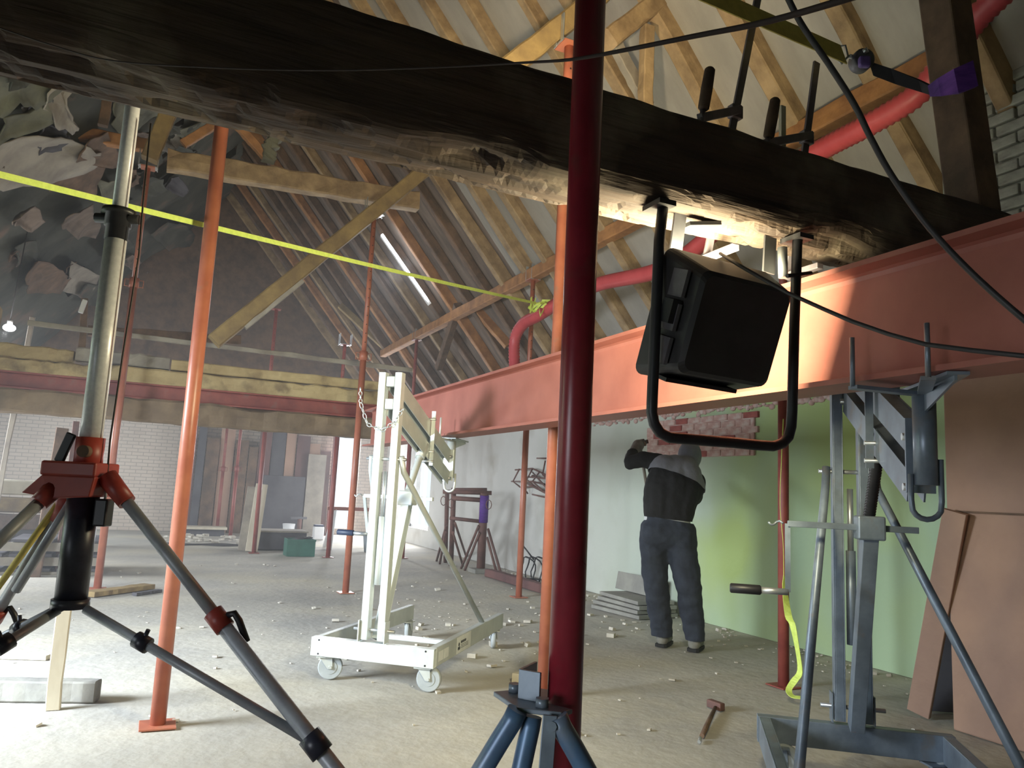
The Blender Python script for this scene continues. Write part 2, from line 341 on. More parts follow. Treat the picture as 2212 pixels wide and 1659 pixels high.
# exposed brick patch
bk = None; rnd = random.Random(3)
MB().box((WX-.012, (onX(1420, 870, WX).y+onX(1625, 945, WX).y)/2, 1.93), (.03, abs(onX(1420, 870, WX).y-onX(1625, 945, WX).y)+.1, .43)).build('mortar_patch', 'brickpink', wall_right, bevel=.01)
a0, a1 = onX(1420, 870, WX), onX(1625, 945, WX)
ys, zs = sorted((a0.y, a1.y)), (1.72, 2.14)
row = 0; z = zs[0]
while z < zs[1]:
    y = ys[0]-.1*(row % 2)
    while y < ys[1]:
        if bk is None: bk = MB().box((0, 0, 0), (.05, .205, .062)).build('brick', 'brickpink', wall_right, local=True, bevel=.006); o = bk
        else: o = shared('brick', bk, wall_right, (0, 0, 0))
        o.location = (WX-.010+rnd.uniform(-.006, .006), y+.1, z+.03)
        o.rotation_euler = (rnd.uniform(-.02, .02), 0, rnd.uniform(-.02, .02))
        if rnd.random() < .16:
            o.data = o.data.copy(); o.data.materials[0] = M['brickred']
        y += .218
    z += .074; row += 1
# narrow brick strip left of the patch, down beside the worker's arm
for k in range(7):
    o = shared('brick', bk, wall_right, onX(1412, 930+k*9, WX-.002), None); o.rotation_euler = (0, 0, rnd.uniform(-.04, .04))

# roof: boarding, rafters, membrane
ceiling = struct(MB().prism([(WX+.45, Y0-.3, EAVE-.45*PIT), (RX, Y0-.3, RZ), (LX-.45, Y0-.3, EAVE-.45*PIT), (LX-.45, Y0-.3, EAVE-.45*PIT+.2), (RX, Y0-.3, RZ+.2), (WX+.45, Y0-.3, EAVE-.45*PIT+.2)], (0, Y1-Y0+.6, 0)).build('ceiling', 'roof'))
nrm_r = V((PIT, 0, 1)).normalized(); nrm_l = V((-PIT, 0, 1)).normalized()
def roof_r(x, y, off=0): return on_plane(x, y, nrm_r, nrm_r.dot(V((WX, 0, EAVE)))-off)
def roof_l(x, y, off=0): return on_plane(x, y, nrm_l, nrm_l.dot(V((LX, 0, EAVE)))-off)
rnd = random.Random(11)
for k in range(-6, 24):
    y = 3.39+.66*k + rnd.uniform(-.05, .05)
    if y > Y1-.2 or y < Y0+.2: continue
    mm = 'wood' if y < 9.5 else rnd.choice(['wood', 'wood_dark', 'wood_dark', 'wood_orange'])
    w, h = rnd.uniform(.10, .14), rnd.uniform(.13, .17)
    lo, hi = V((WX+.05, y, EAVE-.05*PIT))-nrm_r*(h/2+.004), V((RX+.05, y+rnd.uniform(-.08, .08), RZ-.05*PIT))-nrm_r*(h/2+.004)
    MB().timber(lo, hi, w, h, seed=k+9, rough=.02, segs=12, up=nrm_r).build('rafter', mm, ceiling)
for k in range(-4, 24, 1):
    y = 3.1+.72*k + rnd.uniform(-.1, .1)
    if y > Y1-.2 or y < Y0+.2: continue
    lo, hi = V((LX-.05, y, EAVE-.05*PIT))-nrm_l*.075, V((RX-.05, y, RZ-.05*PIT))-nrm_l*.075
    MB().timber(lo, hi, .10, .14, seed=k+70, rough=.02, segs=8, up=nrm_l).build('rafter', 'roofdark', ceiling)
# wrinkled membrane under the boarding on the near half of the right slope
b = MB(); nu, nv = 60, 130
for j in range(nv+1):
    for i in range(nu+1):
        t = i/nu; y = -2.5 + 11.6*j/nv
        p = V((WX+.2, y, EAVE-.2*PIT)).lerp(V((RX+.1, y, RZ-.1*PIT)), t)
        k = noise.noise(V((t*5, y*2.5, 2)))*.012 + noise.noise(V((t*24, y*2.0, 5)))*.004
        b.v.append(p - nrm_r*(.018+k))
for j in range(nv):
    for i in range(nu): b.f.append((j*(nu+1)+i, j*(nu+1)+i+1, (j+1)*(nu+1)+i+1, (j+1)*(nu+1)+i)); b.s.append(True)
b.build('underlay_sheet', 'underlay', ceiling)
# lining of the left slope: dark mottled skin and torn pale sheets
b = MB()
for j in range(81):
    for i in range(41):
        t = i/40; y = -2.5 + 21*j/80
        p = V((LX-.1, y, EAVE-.1*PIT)).lerp(V((RX-.1, y, RZ-.1*PIT)), t)
        k = noise.noise(V((t*6, y*1.1, 9)))*.10 + noise.noise(V((t*17, y*3, 4)))*.035
        b.v.append(p - nrm_l*(.21+k))
for j in range(80):
    for i in range(40):
        if noise.noise(V((i*.16, j*.14, 33))) > .42: continue
        b.f.append((j*41+i, j*41+i+1, (j+1)*41+i+1, (j+1)*41+i)); b.s.append(True)
b.build('dark_lining', 'roofdark', ceiling)
def torn_sheet(poly, off, m, seed):
    pts = [roof_l(x, y, off) for x, y in poly]; c = sum(pts, V())/len(pts); q = MB(); rings = 5; k = len(poly)*4; rn = random.Random(seed)
    ring = []
    for i in range(len(poly)):
        a, bb = pts[i], pts[(i+1) % len(poly)]
        for t in range(4): ring.append(a.lerp(bb, t/4) + (a-c).normalized()*rn.uniform(-.05, .05))
    for r in range(1, rings+1):
        for p in ring:
            w = c.lerp(p, r/rings); q.v.append(w - nrm_l*(noise.noise(w*2.2+V((seed, 0, 0)))*.10 + (r/rings)**3*.06))
    q.v.append(c); ci = len(q.v)-1
    for r in range(rings-1):
        for i in range(k): q.f.append((r*k+i, r*k+(i+1) % k, (r+1)*k+(i+1) % k, (r+1)*k+i)); q.s.append(True)
    for i in range(k): q.f.append((ci, i, (i+1) % k)); q.s.append(True)
    o = q.build('torn_lining_sheet', m, ceiling); md = o.modifiers.new('solid', 'SOLIDIFY'); md.thickness = .012
    return o
for i, (poly, off, m) in enumerate([
    ([(18, 112), (150, 148), (122, 190), (62, 222), (30, 215), (-40, 260), (-40, 130)], .40, 'lining'),
    ([(0, 245), (88, 215), (104, 248), (18, 284), (-30, 290)], .40, 'lining'),
    ([(84, 185), (150, 150), (170, 178), (140, 225), (165, 270), (150, 285), (100, 262)], .42, 'wood_grey'),
    ([(236, 215), (300, 190), (352, 205), (335, 240), (296, 258), (262, 300), (240, 262)], .26, 'lining'),
    ([(380, 275), (462, 232), (472, 250), (404, 312), (384, 306)], .26, 'lining'),
    ([(-30, 300), (100, 275), (160, 300), (230, 330), (150, 380), (0, 400), (-40, 390)], .36, 'wood_grey'),
    ([(120, 340), (225, 360), (190, 420), (90, 400)], .32, 'wood_dark'),
    ([(205, 390), (245, 380), (250, 430), (215, 440)], .30, 'lining'),
    ([(400, 545), (436, 560), (430, 600), (405, 592)], .30, 'lining'),
    ([(350, 240), (390, 300), (400, 340), (360, 330), (320, 300)], .20, 'wood_grey'),
    ([(375, 655), (420, 690), (395, 690), (362, 682)], .3, 'brickred'),
    ([(150, 560), (215, 590), (180, 640), (120, 620)], .3, 'wood_grey')]): torn_sheet(poly, off, m, i+1)
rn = random.Random(77)
for k in range(26):
    cx, cy, r_ = rn.uniform(-60, 400), rn.uniform(130, 640), rn.uniform(18, 55)
    torn_sheet([(cx+r_*rn.uniform(.6, 1.3)*math.cos(a_*1.05), cy+r_*rn.uniform(.4, 1.0)*math.sin(a_*1.05)) for a_ in range(6)], rn.uniform(.28, .40), rn.choice(['roofdark', 'roofdark', 'wood_dark', 'board_dark', 'roof']), 40+k)

# chimney breast with grey bricks above and brown render below
chim = boxes('pillar', 'mortar', [(4.42, WX, -1.2, 3.12, 0, 6.0)])
struct(MB().box((4.40, .95, 1.15), (.05, 4.36, 2.3)).build('render_panel', 'chimney', chim, bevel=.01))
struct(MB().box((4.372, .95, 1.26), (.02, 4.34, .012)).build('panel_joint', 'wood_dark', chim))
bk2 = None; rnd = random.Random(8); z = 2.33; row = 0
while z < 4.9:
    y = 3.09 - .11*(row % 2)
    while y > 1.35:
        if bk2 is None: bk2 = MB().box((0, 0, 0), (.06, .222, .064)).build('brick', 'brickgrey', chim, local=True, bevel=.008); o = bk2
        else: o = shared('brick', bk2, chim, (0, 0, 0))
        o.location = (4.415+rnd.uniform(-.008, .006), y-.111, z+.032); o.rotation_euler = (rnd.uniform(-.015, .015), 0, rnd.uniform(-.02, .02))
        y -= .236
    z += .078; row += 1

# ------------------------------------------------------------------ main old timber beam
def main_beam():
    x0, x1, y0, y1, z0, z1 = -3.5, 4.36, 1.80, 2.06, 2.14, 2.45
    q = MB(); per = []
    def line(a, c, n):
        for i in range(n): per.append((a[0]+(c[0]-a[0])*i/n, a[1]+(c[1]-a[1])*i/n))
    line((y0, z0), (y1, z0), 12); line((y1, z0), (y1, z1), 8); line((y1, z1), (y0, z1), 8); line((y0, z1), (y0, z0), 16)
    n = len(per); segs = 420; cy, cz = (y0+y1)/2, (z0+z1)/2
    for i in range(segs+1):
        x = x0+(x1-x0)*i/segs
        for (y, z) in per:
            corner = min(1, max(0, (abs(y-cy)/((y1-y0)/2)+abs(z-cz)/((z1-z0)/2))-1.45)/.55)
            k = 1-.10*corner*corner
            yy, zz = cy+(y-cy)*k, cz+(z-cz)*k
            nz = noise.noise(V((x*1.1, y*5, z*5)))*.012 + noise.noise(V((x*6, y*22, z*22)))*.006
            dz = 0
            if abs(z-z0) < .02:      # hacked, split underside
                e = noise.noise(V((x*5.0, y*26, 3)))
                dz = max(0, e-.12)*.075 + max(0, noise.noise(V((x*16, y*40, 8)))-.2)*.03
            if abs(z-z0) < .06 and abs(y-y0) < .07:
                dz += max(0, noise.noise(V((x*2.2, 5, 1)))-.05)*.06
            crack = 0
            if abs(z-(z0+.06+.02*math.sin(x*1.3))) < .012 and y < cy: crack = max(0, noise.noise(V((x*1.4, 0, 7))))*.03
            f = V((0, yy-cy, zz-cz)); f = f.normalized() if f.length else f
            q.v.append(V((x, yy, zz)) + f*(nz-crack) + V((0, 0, dz)))
    for i in range(segs):
        for j in range(n): q.f.append((i*n+j, i*n+(j+1) % n, (i+1)*n+(j+1) % n, (i+1)*n+j)); q.s.append(False)
    q.f += [tuple(range(n)), tuple(segs*n+j for j in range(n))]; q.s += [False, False]
    return tag(q.build('timber_beam', 'oldwood'), 'huge dark old timber beam with hacked limewashed underside crossing above the lifts', 'beam')
main_beam()

# ------------------------------------------------------------------ steel beam IPE 400
def steel_beam(name, p0, p1, h, w, label, m='primer', tw=.012, tf=.018, fillet=.02):
    p0, p1 = V(p0), V(p1); d, s, t = frame_of(p1-p0); f = fillet
    sec = [(-w/2, -h/2), (w/2, -h/2), (w/2, -h/2+tf), (tw/2+f, -h/2+tf), (tw/2+f*.3, -h/2+tf+f*.3), (tw/2, -h/2+tf+f), (tw/2, h/2-tf-f), (tw/2+f*.3, h/2-tf-f*.3), (tw/2+f, h/2-tf), (w/2, h/2-tf), (w/2, h/2),
           (-w/2, h/2), (-w/2, h/2-tf), (-tw/2-f, h/2-tf), (-tw/2-f*.3, h/2-tf-f*.3), (-tw/2, h/2-tf-f), (-tw/2, -h/2+tf+f), (-tw/2-f*.3, -h/2+tf+f*.3), (-tw/2-f, -h/2+tf), (-w/2, -h/2+tf)]
    q = MB().prism([p0 + s*a + t*c for a, c in sec], p1-p0)
    return tag(q.build(name, m), label, 'beam')
steel_beam('steel_beam', (2.13, -1.4, 1.857), (2.13, 8.25, 1.857), .40, .19, 'long red primed steel I beam held up by the two crank lifts')

# ------------------------------------------------------------------ far cross beams at Y = 10
tag(MB().timber((LX+.02, 10, 1.98), (2.75, 10, 1.98), .26, .26, seed=2, rough=.03, segs=40).build('timber_beam', 'wood_mid'), 'long brown timber under the far red steel beam, lowest of the far stack', 'beam')
steel_beam('steel_beam', (LX+.02, 10, 2.205), (2.75, 10, 2.205), .19, .20, 'dull red steel beam sandwiched between two far yellowed timbers', m='prop_far')
FB = 'blocks of the far timber stack'
blocks = [(LX+.02, -2.35, 2.30, 2.53, 'wood_yellow', 'yellowed timber block at the wall end of the far stack, behind the thin leaning pole'),
          (-2.33, -.62, 2.30, 2.44, 'wood_yellow', 'yellowed lower block of the far stack behind the silver mast'),
          (-.60, 2.75, 2.30, 2.47, 'wood_yellow', 'longest yellowed timber of the far stack, running to the white lift')]
for i, (x0, x1, z0, z1, m, l) in enumerate(blocks):
    tag(MB().timber((x0, 9.98, (z0+z1)/2), (x1, 9.98, (z0+z1)/2), .24, z1-z0, seed=i+30, rough=.02, segs=24).build('timber_block', m), l, 'timber')
for i, (x0, x1, z0, z1, m, l) in enumerate([
    (-2.33, -1.95, 2.445, 2.66, 'wood_yellow', 'short square yellowed block on the far stack right beside the thin pole'),
    (-1.93, -.95, 2.445, 2.60, 'wood_yellow', 'short yellowed upper block on the far stack behind the silver mast'),
    (-.93, .05, 2.49, 2.635, 'wood_grey', 'grey round-ended block on the far stack between mast and left prop'),
    (.07, 2.6, 2.49, 2.61, 'wood_yellow', 'thin upper yellowed timber topping the far stack toward the white lift'),
    (-2.30, -1.72, 2.67, 3.00, 'wood_brace', 'tall brown block topping the far stack beside the bare bulb')]):
    tag(MB().timber((x0, 10.0, (z0+z1)/2), (x1, 10.0, (z0+z1)/2), .22, z1-z0, seed=i+50, rough=.02, segs=12).build('timber_block', m), l, 'timber')
tag(MB().timber(onY(60, 697, 9.80), onY(890, 800, 9.80), .055, .055, seed=61, rough=.01, segs=14).build('guard_rail', 'wood_grey'), 'long thin horizontal rail pole above the far timber stack', 'rail')
tag(MB().timber(onY(190, 715, 10.6), onY(520, 735, 10.6), .07, .12, seed=62, rough=.01, segs=8).build('guard_board', 'wood_dark'), 'brown board behind the far rail pole', 'board')
tag(MB().timber(onZ(-33, 1225, .02), P(70, 685, 9.3), .055, .045, seed=63, rough=.01, segs=8, up=V((0, 1, 0))).build('pole', 'wood_grey'), 'thin grey pole leaning on the far timber stack below the bare bulb', 'pole')
tag(MB().timber(onY(118, 925, 10.6).xy.to_3d(), onY(137, 925, 10.6), .13, .11, seed=64, rough=.015, segs=6, up=V((0, 1, 0))).build('timber_post', 'wood_dark'), 'short brown timber post under the far beam behind the red tripod head', 'post')
tag(MB().timber(V((-.92, 10.9, 0)), V((-.92, 10.9, 1.85)), .07, .07, seed=65, rough=.01, segs=6, up=V((0, 1, 0))).build('timber_post', 'rust'), 'thin purplish post under the far beam beside the red tripod head', 'post')

# ------------------------------------------------------------------ roof timbers
def beam_thing(name, p0, p1, w, h, m, label, seed, rough=.006, segs=14, up=V((0, 0, 1)), cat='timber'):
    return tag(MB().timber(p0, p1, w, h, seed=seed, rough=rough, segs=segs, up=up).build(name, m), label, cat)
a, c = onY(462, 738, 9.0), onY(938, 352, 9.0); dd = (c-a).normalized()
beam_thing('timber_brace', a, c+dd*.25, .17, .20, 'wood_brace', 'long ochre diagonal brace rising from the far stack to the main beam', 101, up=V((0, 1, 0)))
MB().timber(a.lerp(c, .12)+V((.02, -.05, -.13)), a.lerp(c, .36)+V((.02, -.05, -.13)), .08, .05, seed=5, rough=.01, segs=6).build('packing_board', 'wood_grey')
bpy.data.objects['packing_board'].parent = bpy.data.objects['timber_brace']
c1 = onY(362, 340, 9.5); c2 = onY(902, 437, 9.5)
beam_thing('collar_beam', (c1.x, 9.5, c1.z-.04), (c2.x, 9.5, c2.z), .19, .24, 'wood', 'round-edged orange collar beam carried by a red prop at its cut end', 102, rough=.03, segs=20)
beam_thing('timber_strut', onY(380, 205, 9.3), onY(322, 345, 9.3), .17, .15, 'wood_brace', 'greenish leaning strut above the cut end of the collar beam', 103, up=V((0, 1, 0)))
beam_thing('timber_strut', onY(598, 262, 9.35), onY(578, 348, 9.35), .15, .15, 'lining', 'rough pale strut standing on the middle of the collar beam', 104, rough=.05, up=V((0, 1, 0)))
beam_thing('timber_strut', onY(505, 262, 9.4), onY(580, 345, 9.4), .10, .10, 'wood_orange', 'thin orange strut sloping onto the collar beam behind the left prop', 105, up=V((0, 1, 0)))
beam_thing('timber_strut', onY(395, 312, 9.45), onY(470, 265, 9.45), .10, .08, 'wood_orange', 'thin orange brace rising from the collar beam toward the left prop', 106, up=V((0, 1, 0)))
beam_thing('timber_strut', onY(240, 170, 9.2), onY(222, 272, 9.2), .10, .08, 'wood_dark', 'brown strut between torn sheets left of the silver mast', 107, up=V((0, 1, 0)))
beam_thing('ceiling_plate', onY(165, 288, 10.2), onY(330, 318, 10.2), .12, .16, 'wood_orange', 'broken brown plate ending behind the silver mast', 108)
b1, b2 = onY(1085, 158, 4.45), onY(1268, 12, 4.45)
beam_thing('timber_brace', b1 + (b1-b2)*.35, b2+(b2-b1)*.25, .14, .15, 'wood_brace', 'bright ochre diagonal brace held in the white fork head above the main beam', 109, up=V((0, 1, 0)))
beam_thing('timber_brace', onY(1310, 90, 4.7), onY(1500, -60, 4.7), .15, .17, 'wood', 'thick pale timber rising right from the front prop at the top', 110, up=V((0, 1, 0)))
beam_thing('timber_post', onY(1398, 60, 4.55), onY(1392, 300, 4.55), .09, .09, 'wood', 'upright pale timber post behind the main beam beside the front prop', 111, up=V((0, 1, 0)))
beam_thing('timber_strut', onY(1318, 75, 4.9), onY(1400, 230, 4.9), .10, .08, 'wood_grey', 'thin greyish strut sloping down to the upright post above the main beam', 112, up=V((0, 1, 0)))
PUX, PUZ = 4.12, 4.00
beam_thing('purlin', (PUX, 2.9, PUZ), (PUX, 15.5, PUZ-.02), .13, .15, 'wood_orange', 'long orange purlin running under the rafters, carried by props', 113, segs=40)
beam_thing('timber_strut', onX(950, 362, 3.9), onX(976, 600, 4.12), .12, .12, 'wood_dark', 'dark upright strut meeting the purlin beside the fluorescent tube', 114, up=V((0, 1, 0)))
beam_thing('timber_strut', onX(990, 660, 4.1), onX(948, 795, 4.3), .12, .11, 'wood_dark', 'brown strut slanting down from the purlin knot', 115, up=V((0, 1, 0)))
beam_thing('timber_strut', onX(1008, 640, 4.1), onX(1100, 745, 4.7), .17, .10, 'wood_orange', 'broad orange strut sloping from the purlin to the wall top', 116, up=V((0, 1, 0)))
beam_thing('timber_brace', onX(820, 520, 3.3), onX(640, 690, 3.0), .14, .14, 'wood_dark', 'dark far brace crossing under the rafters behind the ochre brace', 117, up=V((0, 1, 0)))
beam_thing('timber_strut', onX(735, 660, 3.2), onX(842, 760, 4.2), .13, .11, 'wood_brace', 'ochre far strut falling right toward the white lift top', 118, up=V((0, 1, 0)))
pb0 = onY(2104, 440, 1.93); pb0 = V((pb0.x, 1.93, 2.452)); pt0 = onY(2034, -45, 1.97)
tag(MB().bar(pb0, pt0, .14, .14, up=V((0, 1, 0))).build('timber_post', 'wood_dark', bevel=.008), 'square brown post leaning on the main beam, wrapped by the purple sling', 'post')

# ------------------------------------------------------------------ steel props
def prop(x, y, top, label, m='prop', r=.038, ri=.030, split=.62, head='fork', base=True, inner=True, hz=0.0, headw=.10, group=None):
    t = thing('steel_prop', label, 'prop', (x, y, 0), 0, group)
    if base: MB().box((x, y, .005), (.17, .17, .009), Matrix.Rotation(hz, 3, 'Z')).build('base_plate', m, t, bevel=.002)
    zs = top*split if inner else top
    MB().tube((x, y, .009), (x, y, zs), r, n=24).build('outer_tube', m, t)
    if inner:
        MB().tube((x, y, zs-.15), (x, y, top-.01), ri, n=16).build('inner_tube', m, t)
        q = MB(); k = zs+.12
        while k < top-.12:
            for s in (-1, 1): q.tube((x, y+s*(ri-.004), k), (x, y+s*(ri+.0015), k), .007, n=6)
            k += .11
        stuff(q.build('pin_holes', 'black', t))
        MB().tube((x, y, zs-.10), (x, y, zs+.01), r+.012, n=16).build('adjusting_nut', m, t)
        for s in (-1, 1): MB().path([(x+s*r, y, zs-.09), (x+s*(r+.055), y, zs-.09), (x+s*(r+.055), y, zs-.01), (x+s*r, y, zs-.01)], .006, 6).build('nut_handle', m, t)
    if head:
        R = Matrix.Rotation(hz, 3, 'Z')
        MB().box((x, y, top-.005), (.15, .15, .01), R).build('head_plate', m, t)
        if head == 'fork':
            q = MB()
            for sx in (-1, 1):
                for sy in (-1, 1): q.box(V((x, y, top+.09)) + R @ V((sx*headw, sy*.05, 0)), (.008, .035, .20), R)
                q.box(V((x, y, top+.004)) + R @ V((sx*headw*.5, 0, 0)), (headw, .13, .008), R)
            q.build('fork_head', 'galv', t)
    return t
fp = P(1246, 800, 1.74); FX, FY = fp.x, fp.y
t = prop(FX, FY, 3.05, 'thick deep red steel prop standing in the blue tripod in front of everything', m='prop_front', r=.0375, inner=False, head='plate')
p2 = P(1193, 1000, 4.95)
prop(p2.x, p2.y, onY(1206, 92, p2.y).z, 'orange lit steel prop half hidden behind the thick deep red prop', split=.93, ri=.034, headw=.085)
prop(.152, 4.386, 3.3, 'orange red steel prop on a square base plate between tripod stand and white lift', inner=False, head='plate')
prop(-.41, 9.502, c1.z-.17, 'slim red prop behind the silver mast holding the cut collar beam end', m='prop', r=.04, ri=.030, split=.72)
pb = onY(815, 445, 9.0)
prop(2.155, 9.0, pb.z-.12, 'red prop with pin holes holding the ochre diagonal brace', m='prop', split=.62, headw=.11)
prop(PUX, 8.47, PUZ-.085, 'dull red prop under the purlin in front of the trestle wall', m='prop', split=.60, headw=.08, hz=math.pi/2)
prop(PUX, 4.20, PUZ-.085, 'dull orange prop beside the hanging yellow strap and grey crank lift', m='prop_far', split=.62, headw=.08, hz=math.pi/2)
y3 = onX(905, 665, PUX).y
prop(PUX, y3, PUZ-.095, 'thin red prop under the purlin behind the arm of the white lift', m='prop_far', split=.60, headw=.08, hz=math.pi/2)
p5 = onY(745, 745, 13.2)
prop(p5.x, 13.2, p5.z, 'thin far red prop whose fork head shows above the far stack', m='prop_far', split=.6)
FP = [(548, 1195, 4.25, 'far purplish prop beside the leaning pale boards'),
      (468, 1152, 2.7, 'thin far prop first to the right of the orange red prop base'),
      (497, 1163, 2.7, 'thin far prop second to the right of the orange red prop base'),
      (596, 1151, 2.7, 'thin bright edged far prop behind the dark box'),
      (657, 1148, 2.6, 'rusty far prop between dark boards and bright doorway'),
      (385, 1140, 2.6, 'dark red far prop partly behind the orange red prop'),
      (706, 1156, 2.6, 'dark far prop in front of the bright doorway')]
for (px, py, h, l) in FP:
    q = onZ(px, py); prop(q.x, q.y, h, l, m='prop_far', split=.55, head='plate', r=.036)
q = onZ(288, 1118); t = prop(q.x, q.y, 1.62, 'short grey standing prop with bare top near the blue grey tarpaulin heap', m='wood_grey', split=.8, head=None, r=.03)

# ------------------------------------------------------------------ blue tripod around the front prop
t = thing('prop_tripod', 'worn blue steel tripod clamped to the thick deep red prop', 'tripod', (FX, FY, 0))
HNF = V((math.sin(AZ), math.cos(AZ), 0)); NF = HNF.dot(V((FX, FY, 0)))
def QF(x, y, dn=0.0): return on_plane(x, y, HNF, NF+dn)
zt = QF(1160, 1532, -.05).z
R = Matrix.Rotation(-AZ-.42, 3, 'Z'); base = V((FX, FY, zt))
ax, ay = R @ V((1, 0, 0)), R @ V((0, 1, 0))
MB().prism([base + ax*a + ay*c for a, c in ((-.155, -.03), (-.09, .055), (-.04, .06), (-.035, -.045), (.040, -.062), (.028, -.098), (-.06, -.118))], (0, 0, .010)).build('top_plate', 'bluesteel', t, bevel=.002)
q = MB()
for s0, s1 in (((-.085, .040), (-.085, -.050)), ((-.085, -.050), (-.036, -.054))):
    q.bar(base+ax*s0[0]+ay*s0[1]+V((0, 0, .040)), base+ax*s1[0]+ay*s1[1]+V((0, 0, .040)), .007, .060)
q.build('clamp_collar', 'bluesteel', t, bevel=.001)
for a, c in ((-.115, -.005), (-.020, -.082)):
    MB().tube(base+ax*a+ay*c+V((0, 0, .010)), base+ax*a+ay*c+V((0, 0, .027)), .015, n=6).build('clamp_bolt', 'bluesteel', t)
def leg3(a, foot, r, name='leg'):
    f = V(foot)
    MB().path([a+V((0, 0, -.001)), a+(f-a)*.02+V((0, 0, -.006)), a.lerp(f, .07)+V((0, 0, -.004)), a.lerp(f, .5), f], r, 16).build(name, 'bluetube', t)
leg3(QF(1118, 1532, -.09), onZ(580, 2430), .021)
leg3(QF(1150, 1546, -.075), onZ(930, 2580), .020)
leg3(QF(1204, 1546, -.105), onZ(1760, 2560), .021)
MB().bar(QF(1188, 1545, -.115), QF(1168, 1800, -.135), .028, .008, up=-_fw).build('brace_bar', 'bluesteel', t, bevel=.001)
MB().tube(QF(1192, 1570, -.112), QF(1192, 1570, -.128), .010, n=8).build('pivot_bolt', 'bluesteel', t)

# ------------------------------------------------------------------ crank lifts
def caster(name, parent, LM, U, Vv, swivel, m='alu_grey', wr=.078):
    c = LM @ V((U, Vv, 0)); rz = swivel
    R = Matrix.Rotation(rz, 3, 'Z'); d = R @ V((1, 0, 0)); s = R @ V((0, 1, 0)); z0 = .148
    q = MB().box(c+V((0, 0, z0-.004)), (.11, .09, .008), R)
    ax = c + d*.035
    for k in (-1, 1):
        o = s*(k*.024)
        q.prism([c-d*.035+V((0, 0, z0-.008))+o, c+d*.045+V((0, 0, z0-.008))+o, ax+d*.016+V((0, 0, wr-.01))+o, ax-d*.016+V((0, 0, wr-.01))+o], s*(k*.004))
    q.tube(ax-s*.034+V((0, 0, wr)), ax+s*.034+V((0, 0, wr)), .010, n=10)
    f = q.build('caster_fork', m, parent)
    w = MB().path([ax-s*.017+V((0, 0, wr)), ax-s*.013+V((0, 0, wr)), ax+s*.013+V((0, 0, wr)), ax+s*.017+V((0, 0, wr))], wr, 28, rs=[wr-.006, wr, wr, wr-.006])
    w.tube(ax-s*.020+V((0, 0, wr)), ax+s*.020+V((0, 0, wr)), wr*.55, n=20)
    wo = w.build('wheel', 'rubber', f)
    return f
